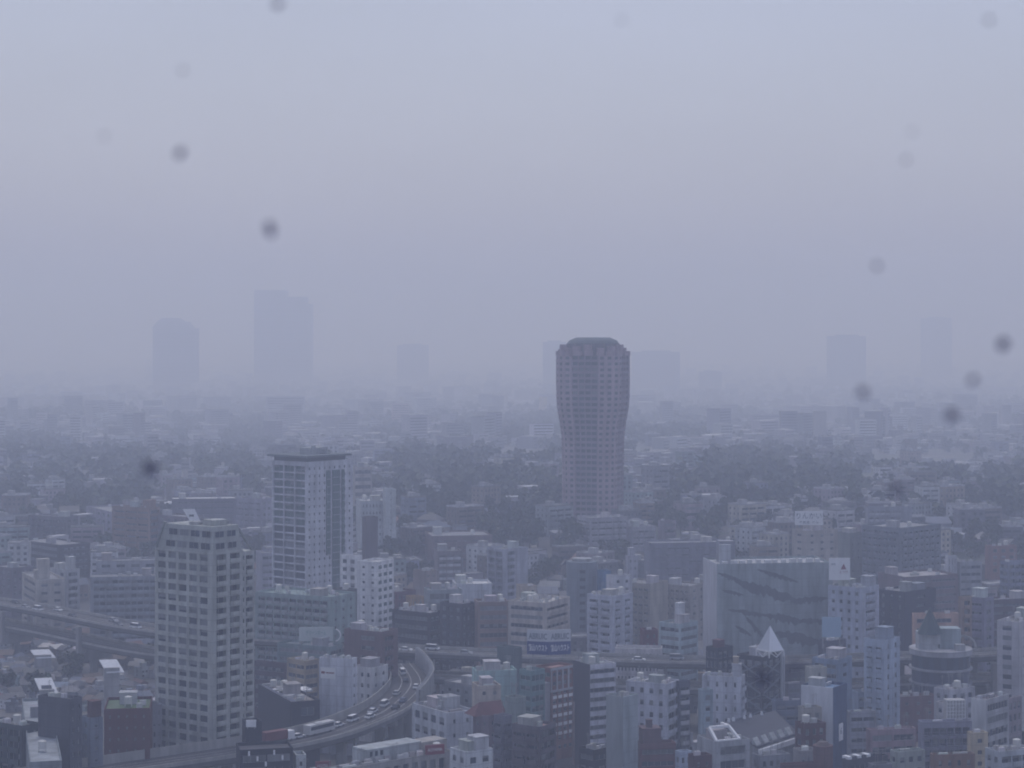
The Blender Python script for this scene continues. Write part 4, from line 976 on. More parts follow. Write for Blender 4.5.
# ----- tower with pyramid, roofed hall
def pyramid_tower():
    r, wR, wL, H_, g0 = B('dark scaffold-braced tower beneath the white glass pyramid', 737, 762, 781, 657, 632, 48, (0.075, 0.08, 0.105), (g, 3, {'fw': .7, 'fh': .6}), (g, 3, {'fw': .7, 'fh': .6}), n=2, name='office_tower', fh=3.3)
    for s, dx in ((0, 0), (1, 0)):
        b = MB()
        for k in range(6):
            z = H_-2-k*5
            if s == 0: b.bar((.3, -.3, z), (wR-.3, -.3, z-4.5), .18); b.bar((wR-.3, -.45, z), (.3, -.45, z-4.5), .18)
            else: b.bar((-.3, .3, z), (-.3, wL-.3, z-4.5), .18); b.bar((-.45, wL-.3, z), (-.45, .3, z-4.5), .18)
        link('brace', b.mesh('brace', METAL), r, color=(.16, .18, .22))
    b = MB()
    for x, y in ((wR-.8, -.9), (wR+.3, -.9)): b.box(x, y, 0, x+.6, y+.6, H_)
    link('pipe', b.mesh('pipe', METAL), r, color=(.4, .42, .45))
    p = P(770, 656, 626); w = 3.0; t = thing('glass_pyramid', tuple(p), .6, 'sharp white glass pyramid on the dark braced tower', 'pyramid roof')
    b = MB(); c = [(-w, -w, 2), (w, -w, 2), (w, w, 2), (-w, w, 2)]
    for i in range(4): b.tri(c[i], c[(i+1) % 4], (0, 0, 9.6), i % 2)
    link('glazing', b.mesh('glazing', [mat('white_glass', (.72, .74, .78), .3, dirt=.1), mat('grey_glass', (.42, .45, .5), .3, dirt=.1)]), t)
    b = MB()
    for i in range(4):
        q, u = Vector(c[i]), Vector(c[(i+1) % 4]); b.bar(q, u, .16); b.bar(q, (q.x, q.y, 0), .16)
        mid = (q+u)/2; b.bar(q, (mid.x, mid.y, 0), .12); b.bar(u, (mid.x, mid.y, 0), .12)
    link('truss', b.mesh('truss', WHITE), t)
pyramid_tower()
B('dark blue-glass block with a raked corner left of the braced tower', 706, 718, 733, 648, 640, 45, (0.045, 0.07, 0.11), (g, 3, {'fw': .8, 'fh': .7, 'g': 1}), (g, 3, {'fw': .8, 'fh': .7, 'g': 1}), n=0, top=[('penthouse', 713, 724, 640, (.13, .06, .08))])
B('white slab with small windows and side fire escape, below the painted wall', 702, 741, 745, 677, 590, 72, (0.46, 0.47, 0.50), (g, 4, {'fw': .25, 'fh': .4}), (b_, 1, {'fh': .5}), n=2, fh=3.6, top=[('stair_tower', 732, 742, 664, (.46, .47, .5), .15, 5), ('penthouse', 733, 739, 657, (.42, .36, .3), .2, 3)], roofc=(.1, .1, .12))
B('pale blue-grey little tower pressed against the white slab', 698, 703, 713, 690, 575, 25, (.30, .35, .38), None, (g, 1), n=1)
def dark_hall():
    p = [P(727, 729, 0.0001)]*0
    Y0 = 565; z = 17
    A = [P(753, 0, 1)]*0
    def at(px, py, z=17): Y = (CH-z)*F/(py-HZ); return ((px-CX)/F*Y, Y)
    q = [at(757, 746), at(797, 733), at(775, 711), at(724, 722)]
    c = (sum(x for x, _ in q)/4, sum(y for _, y in q)/4)
    t = thing('market_hall', (c[0], c[1], -.5), 0, 'low hall with a broad black roof and a saw-tooth row of vents along its front', 'building')
    pts = [(x-c[0], y-c[1]) for x, y in q]
    b = MB(); b.prism(pts, 0, 17); link('wall', b.mesh('wall', WALL), t, color=(.28, .29, .3))
    pr = [(x*1.03, y*1.03) for x, y in pts]
    b = MB(); b.prism(pr, 17.0, 17.5); link('roof', b.mesh('roof', ROOF), t, color=(.035, .04, .06))
    a, d = Vector(pts[0]), Vector(pts[1]); u = (d-a).normalized(); an = atan2(u.y, u.x)
    b = MB(); L = (d-a).length; b.box(0, -1.2, 15.2, L, -.3, 16.6); link('gutter', b.mesh('gutter', WHITE), t, (a.x, a.y, 0), an)
    for i in range(5):
        b = MB(); x = .5+i*L/5; b.quad((x, .4, 17.5), (x+2.6, .4, 17.5), (x+2.6, 1.8, 19.4), (x, 1.8, 19.4)); b.quad((x, 1.8, 17.5), (x+2.6, 1.8, 17.5), (x+2.6, 1.8, 19.4), (x, 1.8, 19.4)); b.tri((x, .4, 17.5), (x, 1.8, 17.5), (x, 1.8, 19.4)); b.tri((x+2.6, .4, 17.5), (x+2.6, 1.8, 17.5), (x+2.6, 1.8, 19.4))
        link('vent', b.mesh('vent', WALL), t, (a.x, a.y, 0), an, color=(.42, .44, .44))
    l0, l1 = Vector(pts[3]), Vector(pts[2])
    for f in (.08, .17, .38, .5, .72):
        m = l0+(l1-l0)*f; b = MB(); b.cyl(m.x, m.y-1.5, 17.5, 18.6, .5, .3, n=8); link('roof_vent', b.mesh('roof_vent', WHITE), t)
    for s in (0, 1): USED.append((c[0], c[1]+s*15, 16))
dark_hall()
r, wR, wL, H_, g0 = B('white-framed office with dark ribbon windows and cut corner, bottom right of centre', 697, 716, 750, 742, 535, 24, (0.36, 0.37, 0.38), None, (s_, 1, {'fh': .6, 'fw': .8, 'd': .8}), n=2, fh=3.8, roofc=(.36, .36, .36))
b = MB()
for q in (((0, 0, 0), (0, 4, 3)), ((7, 0, 0), (6, 4, 3)), ((0, 4, 3), (6, 4, 3)), ((6, 4, 3), (6, 8, 3)), ((7, 0, 0), (7, 8, 0)), ((0, 0, 0), (7, 0, 0))): b.bar(q[0], q[1], .35)
link('roof_frame', b.mesh('roof_frame', WHITE), r, (.5, .5, H_))
B('maroon low block at the bottom left of the white-framed office', 688, 694, 712, 756, 520, 20, (.14, .07, .08), None, (g, 2, SMALLW), n=1)
B('grey flat-roofed annex in front of the saw-tooth hall', 752, 760, 790, 756, 545, 22, (.29, .30, .32), (g, 1), (g, 4), n=2, roofc=(.36, .36, .38), d=8)
B('low red-framed glasshouse roof along the bottom edge', 780, 784, 830, 765, 515, 14, (.17, .09, .09), None, (g, 8, {'fw': .7, 'fh': .6}), n=0, d=8, roofc=(.15, .1, .1))
B('dark lattice block right of the braced tower', 781, 790, 808, 664, 665, 25, (.10, .10, .13), None, (s_, 1), n=5)
B('slate-roofed low office below the dark lattice block', 772, 776, 806, 701, 622, 12, (.17, .19, .24), None, (s_, 3), n=2)
B('grey ribbed office between the lattice block and the blue-sided slab', 783, 788, 812, 684, 640, 18, (.2, .2, .23), None, (s_, 2), n=3)
# ----- mid distance on the right and centre
B('beige office carrying the white hiragana billboard', 792, 806, 838, 531, 900, 25, (0.38, 0.35, 0.31), (g, 1, SMALLW), (g, 3, SMALLW), n=3, base=6)
billboard('white rooftop billboard with dark Japanese lettering', 795, 823, 511, 525, 905, WHITE, legs=2.4, text=[('りんかい', 2.6, .66, .9), ('不動産  ビル', 1.3, .2, .7)], tm=GREYT)
B('greenish plain block right of the hiragana billboard', 838, 850, 862, 533, 930, 35, (.2, .22, .2), None, (g, 2, SMALLW), n=3, base=8)
B('vast dark grey-green apartment slab with white centre stripe, right', 862, 900, 941, 528, 905, 42, (0.15, 0.17, 0.20), (b_, 7, {'fw': .86, 'fh': .6}), (b_, 7, {'fw': .86, 'fh': .6}), n=4, name='apartment_block', base=2, bc=(.2, .22, .25))
B('pale gallery-fronted top block above the vast apartment slab', 865, 868, 912, 507, 985, 8, (0.26, 0.27, 0.31), None, (b_, 6, {'fw': .85, 'fh': .6, 'u': (.02, .75)}), n=3, name='apartment_block', bc=(.42, .43, .46))
B('orange brick block at the right edge of the middle distance', 985, 990, 1017, 546, 950, 10, (0.24, 0.12, 0.10), None, (g, 3), n=2, base=14)
B('white fluted slab right of the vast apartment slab', 945, 948, 957, 556, 850, 15, (.48, .49, .52), None, (g, 3, {'fw': .3, 'fh': .9}), n=0, d=10)
B('grey office with corner windows beside the fluted slab', 957, 960, 982, 562, 850, 15, (.3, .31, .33), None, (s_, 2), n=4)
B('blue-grey flats near the right edge behind the fluted slab', 1000, 1008, 1034, 562, 860, 20, (.22, .24, .32), (b_, 1), (b_, 4), n=3, name='apartment_block')
B('grey stepped apartment terraces at the foot of the flared tower', 577, 590, 628, 518, 1010, 22, (0.33, 0.32, 0.35), (b_, 2, {'fh': .6}), (b_, 5, {'fw': .9, 'fh': .6}), n=6, name='apartment_block', bc=(.38, .37, .4))
B('lower right wing of the stepped terraces', 625, 632, 656, 527, 1015, 18, (0.34, 0.33, 0.36), None, (b_, 4, {'fh': .6}), n=3, name='apartment_block')
B('slim pinkish flat tower right of the stepped terraces', 658, 664, 676, 521, 1030, 25, (.26, .22, .25), None, (b_, 1), n=1, name='apartment_block')
B('white narrow tower above the white eleven-storey flats', 625, 628, 638, 556, 850, 20, (.38, .38, .43), None, (g, 2, SMALLW), n=1, top=[('penthouse', 628, 635, 548, (.4, .4, .45))])
B('long faint grey-violet block on the tree line right of the flared tower', 644, 650, 735, 543, 935, 8, (.20, .20, .25), None, (b_, 11, {'fh': .5}), n=4, name='apartment_block', base=8, d=14)
B('dark cubic block on the wooded hill left of the flared tower', 437, 446, 474, 437, 1480, 25, (.11, .10, .13), (g, 1), (g, 3), n=2)
B('white villa-like complex with a roof lantern on the hill', 500, 515, 548, 448, 1500, 20, (.50, .50, .50), (s_, 1), (s_, 2), n=4, top=[('penthouse', 518, 534, 442, (.5, .5, .5))])
B('tiered cream building on the hill right of the flared tower', 636, 640, 668, 452, 1480, 15, (.48, .47, .42), None, (s_, 2), n=4)
B('wide white gymnasium with a pale low roof, far right', 924, 927, 972, 461, 1450, 8, (.45, .46, .5), None, (s_, 1, {'fh': .3}), n=0, roofc=(.6, .6, .62), d=30)
B('plain mauve box building left of the gymnasium', 874, 877, 898, 459, 1420, 12, (.3, .29, .34), None, None, n=1)
B('pale apartment block with close rows of windows, right background', 748, 752, 786, 415, 1900, 10, (.34, .34, .38), None, (s_, 4, {'fh': .4}), n=2)
B('enormous pale pink slab block across the centre background', 388, 392, 556, 404, 2150, 4, (.58, .47, .47), None, (s_, 14, {'fh': .4}), n=3, fh=3.6, d=20, name='apartment_block')
B('slim yellowish tower at the right end of the pink slab', 539, 541, 547, 397, 2450, 15, (.60, .50, .32), None, None, n=0, d=12)
B('terraced white apartment block in the left background', 262, 266, 305, 397, 2300, 8, (.45, .45, .48), None, (s_, 4, {'fh': .5}), n=2, name='apartment_block', fh=4)
# ----- ghost towers
def ghost(label, px0, px1, yt, Y, shape=None, col=(.13, .13, .17)):
    Y *= 1.68; w = (px1-px0)/F*Y; X = ((px0+px1)/2-CX)/F*Y; zt = CH-(yt-HZ)/F*Y; g0 = gz(X, Y)-1; h = zt-g0
    t = thing('skyscraper', (X, Y, g0), 0, label, 'skyscraper', 'towers fading into the haze')
    b = MB()
    if shape == 'round':
        b.cyl(0, 0, 0, h*.86, w/2, n=24); b.cyl(w*-.05, 0, h*.86, h*.95, w*.47, w*.36, n=24); b.cyl(-w*.1, 0, h*.95, h, w*.32, w*.2, n=24)
    elif shape == 'step':
        b.box(-w/2, 0, 0, w/2, w*.6, h*.86); b.box(-w/2, .2, h*.86, w*.05, w*.6, h); b.box(w*.1, .2, h*.86, w*.42, w*.5, h*.93)
    else: b.box(-w/2, 0, 0, w/2, w*.6, h); b.box(-w*.3, 2, h, w*.3, w*.4, h+4)
    link('wall', b.mesh('wall', WALL), t, color=col)
    n = 12
    for i in range(n):
        z = h*(.15+.68*i/n); m = MB()
        if shape == 'round': m.cyl(0, 0, z, z+h*.02, w/2+.4, n=24, cap=False)
        else: m.box(-w/2-.3, -.4, z, w/2+.3, -.1, z+h*.02)
        link('window_band', m.mesh('window_band', GLASS[1]), t)
ghost('faint round-shouldered tower fading in haze at far left', 153, 199, 318, 3300, 'round')
ghost('faint widest haze-swallowed tower with uneven top, left of centre', 254, 310, 290, 3700, 'step')
ghost('barely visible short tower left of the pink slab block', 397, 428, 345, 3900)
ghost('barely visible tall slab directly left of the flared tower', 543, 566, 342, 3300)
ghost('barely visible broad block directly right of the flared tower', 633, 680, 352, 3300)
ghost('faint boxy tower in the haze right of centre', 830, 866, 336, 3500)
ghost('barely visible thin tower near the right edge of the sky', 924, 952, 318, 4300)
ghost('pale stub tower low in the haze between flared tower and boxy tower', 700, 722, 372, 3300)

# ------------------------------------------------------------------ ordinary houses, blocks and trees between the landmarks
ORD = ['first', 'second', 'third', 'fourth', 'fifth', 'sixth', 'seventh', 'eighth', 'ninth', 'tenth', 'eleventh', 'twelfth', 'thirteenth', 'fourteenth', 'fifteenth',
       'sixteenth', 'seventeenth', 'eighteenth', 'nineteenth', 'twentieth']
NEARL = [(20, 'below the left expressway'), (95, 'above the red brick block'), (205, 'behind the grid tower'), (300, 'around the navy hall'), (385, 'by the expressway bend'),
         (440, 'by the maroon block'), (500, 'near the mint building'), (555, 'near the roof sign'), (600, 'by the striped office'), (655, 'around the punched office'), (700, 'by the white slab'), (765, 'near the glass pyramid'),
         (835, 'by the blue-sided slab'), (900, 'by the balcony tower'), (945, 'below the turret'), (1005, 'at the right edge')]
MIDL = [(20, 'at the far left'), (90, 'left of the grid tower'), (180, 'above the grid tower'), (250, 'left of the lilac tower'), (310, 'behind the lilac tower'), (380, 'by the hospital wing'), (440, 'above the rust flats'),
        (500, 'left of the flared tower'), (550, 'beside the flared tower'), (590, 'at the flared tower'), (650, 'right of the flared tower'), (720, 'above the painted wall'),
        (790, 'around the hiragana billboard'), (850, 'beyond the hiragana billboard'), (900, 'above the vast slab'), (950, 'right of the vast slab'), (1005, 'at the far right')]
PEND = []
def pend(o, words, cat, px, Y, group): PEND.append((o, words, cat, px, Y, group))
def flush():
    sets = {}
    for (o, words, cat, px, Y, group) in PEND:
        L = NEARL if Y < 880 else MIDL
        lm = min(L, key=lambda q: abs(q[0]-px))[1]
        band = '' if Y < 620 else ', second row' if Y < 740 else ', third row' if Y < 880 else ', front row' if Y < 1060 else ', nearer hill' if Y < 1350 else ', further hill' if Y < 1800 else ', far row'
        sets.setdefault((words, lm, band), []).append((px, o, cat, group))
    for (words, lm, band), l in sets.items():
        l.sort(key=lambda q: q[0])
        for i, (px, o, cat, group) in enumerate(l):
            tag(o, f'{words} {lm}{band}' + (f', {ORD[min(i, 19)]} from left' if len(l) > 1 else ''), cat, group)

WALLC = [((0.52, 0.53, 0.54), 'white'), ((0.45, 0.41, 0.34), 'cream'), ((0.30, 0.31, 0.33), 'grey'), ((0.19, 0.16, 0.145), 'brown'), ((0.15, 0.15, 0.17), 'dark'), ((0.32, 0.27, 0.29), 'mauve'),
         ((0.30, 0.36, 0.36), 'mint'), ((0.29, 0.24, 0.20), 'tan'), ((0.26, 0.28, 0.35), 'bluish')]
WW = [5, 3.5, 4, 3.0, 3.0, 2.5, 1.2, 2, 2]
ROOFC = [((0.08, 0.08, 0.09), 'dark'), ((0.20, 0.20, 0.21), 'grey'), ((0.10, 0.12, 0.17), 'slate'), ((0.15, 0.07, 0.06), 'red'), ((0.12, 0.16, 0.23), 'blue'), ((0.14, 0.10, 0.08), 'brown'), ((0.55, 0.55, 0.56), 'white')]
RW = [8, 4, 5, 1.3, 1, 3, .7]

def house_proto(k):
    rn = random.Random(100+k); w, d, h = rn.uniform(7, 11), rn.uniform(6, 9), rn.uniform(5.4, 6.4)
    kind = ('gabled', 'hipped', 'flat-roofed', 'gabled', 'hipped', 'lean-to')[k % 6]
    parts = []
    b = MB(); b.box(-w/2, -d/2, -2, w/2, d/2, h)
    if kind == 'flat-roofed': b.box(-w/2, -d/2, h+.01, w/2, -d/2+.2, h+.7); b.box(-w*.1, -d*.1, h+.01, w*.3, d*.3, h+2.6)
    if rn.random() < .6: b.box(w/2+.01, -d/2+1, -2, w/2+2.6, d/2-1.2, h*.55)
    parts.append(('wall', b.mesh('wall', WALL), (0, 0, 0), 0, 'w'))
    b = MB(); e = .5
    A, Bq, C, D = (-w/2-e, -d/2-e, h), (w/2+e, -d/2-e, h), (w/2+e, d/2+e, h), (-w/2-e, d/2+e, h); rh = d*.33
    if kind == 'gabled':
        b.quad(A, Bq, (w/2+e, 0, h+rh), (-w/2-e, 0, h+rh)); b.quad(C, D, (-w/2-e, 0, h+rh), (w/2+e, 0, h+rh)); b.tri(Bq, C, (w/2+e, 0, h+rh)); b.tri(D, A, (-w/2-e, 0, h+rh)); b.quad(D, C, Bq, A)
    elif kind == 'hipped':
        x = w/2-d*.35; b.quad(A, Bq, (x, 0, h+rh), (-x, 0, h+rh)); b.quad(C, D, (-x, 0, h+rh), (x, 0, h+rh)); b.tri(Bq, C, (x, 0, h+rh)); b.tri(D, A, (-x, 0, h+rh)); b.quad(D, C, Bq, A)
    elif kind == 'lean-to':
        b.quad(A, Bq, (w/2+e, d/2+e, h+rh), (-w/2-e, d/2+e, h+rh)); b.quad(C, D, (-w/2-e, d/2+e, h+rh), (w/2+e, d/2+e, h+rh)); b.tri(Bq, C, (w/2+e, d/2+e, h+rh)); b.tri(D, A, (-w/2-e, d/2+e, h+rh))
    else: b.box(-w/2+.2, -d/2+.21, h+.01, w/2-.01, d/2-.01, h+.12)
    parts.append(('roof', b.mesh('roof', ROOF), (0, 0, 0), 0, 'r'))
    for z in (0.9, 3.5):
        for i in range(3):
            if rn.random() < .8: parts.append(('window', pane_mesh(1.5, 1.3, rn.choice((0, 1, 2)), 2), (-w/2+.8+i*(w-2.6)/2, -d/2-.005, z), 0, None))
        parts.append(('window', pane_mesh(1.5, 1.3, rn.choice((0, 1)), 2), (-w/2-.005, 1, z), -pi/2, None))
        parts.append(('window', pane_mesh(1.5, 1.3, rn.choice((0, 1)), 2), (w/2+.005, -1.2+ (0), z+(.4)), pi/2, None) if False else parts[-1])
    seen = []; [seen.append(p) for p in parts if p not in seen]
    return kind, seen, max(w, d)/2+.4, h+rh*.6
HOUSES = [house_proto(k) for k in range(18)]

def block_proto(k):
    """4 to 9 storey building, two window sides, ribbon or grid, one part per storey and side"""
    rn = random.Random(300+k); w, d, n = rn.uniform(10, 20), rn.uniform(9, 14), rn.choice((3, 4, 4, 5, 5, 6, 7)); h = n*3.1+1
    st = ('banded', 'gridded', 'balconied')[k % 3]; parts = []
    b = MB(); b.box(-w/2+.01, d/2-.1, -3, w/2-.01, d/2, h); b.quad((w/2, -d/2, -3), (w/2, d/2, -3), (w/2, d/2, h), (w/2, -d/2, h))
    b.quad((-w/2+.2, -d/2+.2, h-.6), (w/2-.01, -d/2+.2, h-.6), (w/2-.01, d/2-.1, h-.6), (-w/2+.2, d/2-.1, h-.6)) if False else None
    sty = {'banded': ('s', 1, {}), 'gridded': ('g', max(3, int(w/3)), {}), 'balconied': ('b', max(2, int(w/5)), {'d': 1.0, 'fh': .7})}[st]
    PT = lambda u, dd, v: (-w/2+u, -d/2+dd, v)
    ws, bs = wallface(b, PT, w, h, sty, 3.1, .9, rn)
    PT2 = lambda u, dd, v: (-w/2+dd, d/2-u, v)
    ws2, _ = wallface(b, PT2, d, h, ('g', 3, {'fw': .4, 'fh': .4}), 3.1, .9, rn)
    b.quad(PT(0, 0, -3), PT(w, 0, -3), PT(w, 0, 0), PT(0, 0, 0)); b.quad(PT2(0, 0, -3), PT2(d, 0, -3), PT2(d, 0, 0), PT2(0, 0, 0))
    parts.append(('wall', b.mesh('wall', WALL), (0, 0, 0), 0, 'w'))
    r = MB(); r.box(-w/2, -d/2, h, w/2, d/2, h+.12); 
    for q in ((-w/2, -d/2, w/2, -d/2+.2), (-w/2, d/2-.2, w/2, d/2), (-w/2, -d/2+.2, -w/2+.2, d/2-.2), (w/2-.2, -d/2+.2, w/2, d/2-.2)): r.box(q[0], q[1], h+.121, q[2], q[3], h+.8)
    parts.append(('roof', r.mesh('roof', ROOF), (0, 0, 0), 0, 'r'))
    for nm, x, y, a, c, hh in (('penthouse', -w*.3, -d*.2, 4, 4, 2.8), ('air_conditioner', w*.1, -d*.3, 1.8, .9, 1.3), ('water_tank', w*.2, d*.1, 2.2, 2.2, 1.8)):
        if rn.random() < .8:
            b = MB(); b.box(x, y, h+.13, x+a, y+c, h+.13+hh); parts.append((nm, b.mesh(nm, WALL), (0, 0, 0), 0, 'p'))
    rows = {}
    for (PTx, l) in ((PT, ws), (PT2, ws2)):
        for q in l: rows.setdefault((id(PTx), round(q[2], 2)), (PTx, [])) [1].append(q)
    for (PTx, l) in rows.values():
        b = MB()
        u0, dd, v, _w2, hh = l[0][:5]; u1 = l[-1][0]+l[-1][3]; cuts = [q[0] for q in l]+[u1]; i0 = len(b.v)
        for u in cuts: b.v += [PTx(u, dd+.01, v-.01), PTx(u, dd+.01, v+hh+.01)]
        for i in range(len(l)): b.f.append((i0+2*i, i0+2*i+2, i0+2*i+3, i0+2*i+1)); b.m.append(rn.choice((0, 0, 1, 2)))
        parts.append(('window_row', b.mesh('window_row', GLASS[:3]), (0, 0, 0), 0, None))
    for (u, dd, v, w_, hh, s2) in bs: parts.append(('balcony', balc_mesh(w_, 1.0, 'solid'), PT(u, -.003, v), 0, 'w'))
    return st, parts, max(w, d)/2*1.12, h+1
BLOCKS = [block_proto(k) for k in range(15)]

def tree_proto(k):
    rn = random.Random(500+k); h = rn.uniform(9, 14); r = h*rn.uniform(.36, .5); b = MB(); t = MB()
    t.cyl(0, 0, -1.5, h*.45, .35, .2, n=6)
    for i in range(5):
        a = rn.uniform(0, 2*pi); t.bar((0, 0, h*.3), (r*.6*cos(a), r*.6*sin(a), h*rn.uniform(.5, .8)), .09)
    for c in range(rn.randint(9, 13)):
        a, q = rn.uniform(0, 2*pi), r*sqrt(rn.random())*.72; z = h*rn.uniform(.42, .86); cr = r*rn.uniform(.26, .44)*(1.25-.5*z/h)
        base = vary(rn.choice(((.035, .05, .03), (.05, .065, .035), (.045, .055, .04), (.06, .06, .04))), .25, rn)
        for i in range(46):
            u, v2 = rn.uniform(-1, 1), rn.uniform(0, 2*pi); s = sqrt(1-u*u)*rn.uniform(.55, 1.05); p = Vector((q*cos(a)+cr*s*cos(v2), q*sin(a)+cr*s*sin(v2), z+cr*u*.8))
            b.tint = vary(base, .3, rn)
            x = Vector((rn.uniform(-1, 1), rn.uniform(-1, 1), rn.uniform(-1, 1))).normalized(); y = x.cross(Vector((rn.uniform(-1, 1), rn.uniform(-1, 1), rn.uniform(-.3, 1)))).normalized()
            k2 = rn.uniform(.35, .75); b.quad(p-x*k2-y*k2*.6, p+x*k2-y*k2*.7, p+x*k2*.8+y*k2*.7, p-x*k2*.6+y*k2)
    return ('round-crowned', 'spreading', 'upright', 'uneven')[k % 4], [('crown', b.mesh('crown', LEAF), (0, 0, 0), 0, None), ('trunk', t.mesh('trunk', BARK), (0, 0, 0), 0, None)], r*.8, h
TREES = [tree_proto(k) for k in range(8)]
# single leafy heap for the dense far woods
def place(pr, name, cat, x, y, rot, wc, rc, words, group, sc=1.0):
    o = link(name, None, None, (x, y, gz(x, y)), rot); o.scale = (sc, sc, sc)
    for nm, me, loc, rz, role in pr[1]:
        link(nm, me, o, loc, rz, color={'w': wc, 'r': rc, 'p': (.4, .4, .4), None: None}[role])
    pend(o, words, cat, CX+x*F/y, y, group); USED.append((x, y, pr[2]*sc))

def hidden(px, py, half, Y):
    return any(l <= px-half*.7 and px+half*.7 <= r and t < py and Yh < Y for l, r, t, Yh in RECTS)
def covers(px, py_top, half, Y, lim):
    """would cover much of something placed behind it"""
    for l, r, t, Yh in RECTS:
        if Yh > Y and px+half > l and px-half < r:
            zb = HZ+(CH-gz((px-CX)/F*Yh, Yh))*F/Yh
            if py_top < t+(min(zb, 768)-t)*lim: return True
    return False

rs = random.Random(11)
WOODS = [(470, 575, 480, 560), (392, 472, 455, 530), (655, 792, 486, 552), (560, 720, 426, 446), (380, 560, 425, 445), (0, 60, 440, 500), (60, 150, 455, 520), (470, 560, 452, 470), (170, 265, 425, 470),
         (700, 860, 455, 500), (930, 1024, 480, 530), (560, 600, 500, 530), (380, 420, 560, 590), (230, 270, 430, 500)]
def inwood(px, py):
    return (sin(px/17+py/9)+sin(px/41-py/13+2)+sin(px/9+1)*.5) > -1.5 and any(a < px < b and c < py < d for a, b, c, d in WOODS)
cnt = {'house': 0, 'block': 0, 'tree': 0}
def try_near(n, px0, px1, py0, py1, kinds):
    for _ in range(n):
        px, py = rs.uniform(px0, px1), rs.uniform(py0, py1); Y = CH*F/(py-HZ); x = (px-CX)/F*Y
        k = rs.choices(('house', 'block', 'tree'), kinds)[0]
        pr = rs.choice({'house': HOUSES, 'block': BLOCKS, 'tree': TREES}[k]); sc = rs.uniform(.85, 1.15) if k != 'block' else .9
        if k == 'house' and px < 170: sc *= .62
        if blocked(x, Y, pr[2]*sc*.9): continue
        half = pr[2]*F/Y; top = HZ+(CH-pr[3])*F/Y
        if hidden(px, top, half, Y) or covers(px, top, half, Y, .8 if k != 'block' else .7): continue
        wc, wn = rs.choices(WALLC, WW)[0]; rc, rn_ = rs.choices(ROOFC, RW)[0]; wc, rc = vary(wc, .15, rs), vary(rc, .2, rs)
        rot = rs.uniform(-.9, .9)
        if k == 'house': place(pr, 'house', 'house', x, Y, rot, wc, rc, f'{wn} {pr[0]} house with {rn_} roof', 'low houses packed between the larger buildings', sc)
        elif k == 'block': place(pr, 'apartment_block', 'building', x, Y, rs.uniform(.1, .9), wc, rs.choice(((.2, .2, .2), (.35, .35, .36))), f'small {wn} {pr[0]} block', 'ordinary blocks between the larger buildings', sc)
        else: place(pr, 'street_tree', 'tree', x, Y, rot, None, None, f'{pr[0]} street tree', 'street trees', sc)
        cnt[k] += 1
try_near(2200, -5, 165, 640, 712, (9, .5, 1.2))
try_near(500, 255, 345, 640, 735, (4, 1, 1))
try_near(1600, 350, 1030, 600, 775, (4, 2.5, 1.2))
try_near(500, 0, 1024, 560, 640, (4, 4, 2))
print('near', cnt)

FARSTUFF = []
def try_mid(n, py0, py1, smin=0):
    for _ in range(n):
        px, py = rs.uniform(-5, 1030), py0+(py1-py0)*rs.random()**.9
        Y = CH*F/(py-HZ)
        for _i in range(8): Y = .5*Y+.5* (CH-gz((px-CX)/F*Y, Y))*F/(py-HZ)
        x = (px-CX)/F*Y; wood = inwood(px, py)
        k = rs.choices(('house', 'block', 'tree'), (.4, .1, 9) if wood else (6, 3.0, 3.6))[0]
        pr = rs.choice({'house': HOUSES, 'block': BLOCKS, 'tree': TREES}[k]); sc = rs.uniform(.85, 1.3) if k != 'block' else rs.uniform(.75, 1.05)
        if blocked(x, Y, pr[2]*sc*(.35 if k == 'tree' else .8)): continue
        half = pr[2]*F/Y; top = HZ+(CH-gz(x, Y)-pr[3]*sc)*F/Y
        if hidden(px, top, half, Y) or covers(px, top, half, Y, .6): continue
        wc, wn = rs.choices(WALLC, WW)[0]; rc, rn_ = rs.choices(ROOFC, RW)[0]; wc, rc = vary(wc, .15, rs), vary(rc, .2, rs)
        if cnt[k] >= {'house': 285, 'block': 230, 'tree': 290}[k]: 
            FARSTUFF.append((k, x, Y, pr[3]*sc, pr[2]*sc)); USED.append((x, Y, pr[2]*sc)); continue
        if k == 'house':
            p2 = pr if Y < 1000 else (pr[0], [q for q in pr[1] if q[0] != 'window'], pr[2], pr[3])
            place(p2, 'house', 'house', x, Y, rs.uniform(-.9, .9), wc, rc, f'{wn} {pr[0]} house with {rn_} roof', 'small houses on the hazy hills', sc)
        elif k == 'block': place(pr, 'apartment_block', 'building', x, Y, rs.uniform(0, .8), wc, rs.choice(((.2, .2, .2), (.38, .38, .4))), f'{wn} {pr[0]} block', 'ordinary blocks on the hazy hills', sc)
        else: place(pr, 'broadleaf_tree', 'tree', x, Y, rs.uniform(0, 6), None, None, f'dark {pr[0]} tree', 'trees on the wooded hills', sc)
        cnt[k] += 1
CL = .6
try_mid(1500, 500, 600); try_mid(1500, 460, 520); try_mid(1300, 432, 470)
print('mid', cnt, len(FARSTUFF))
flush()

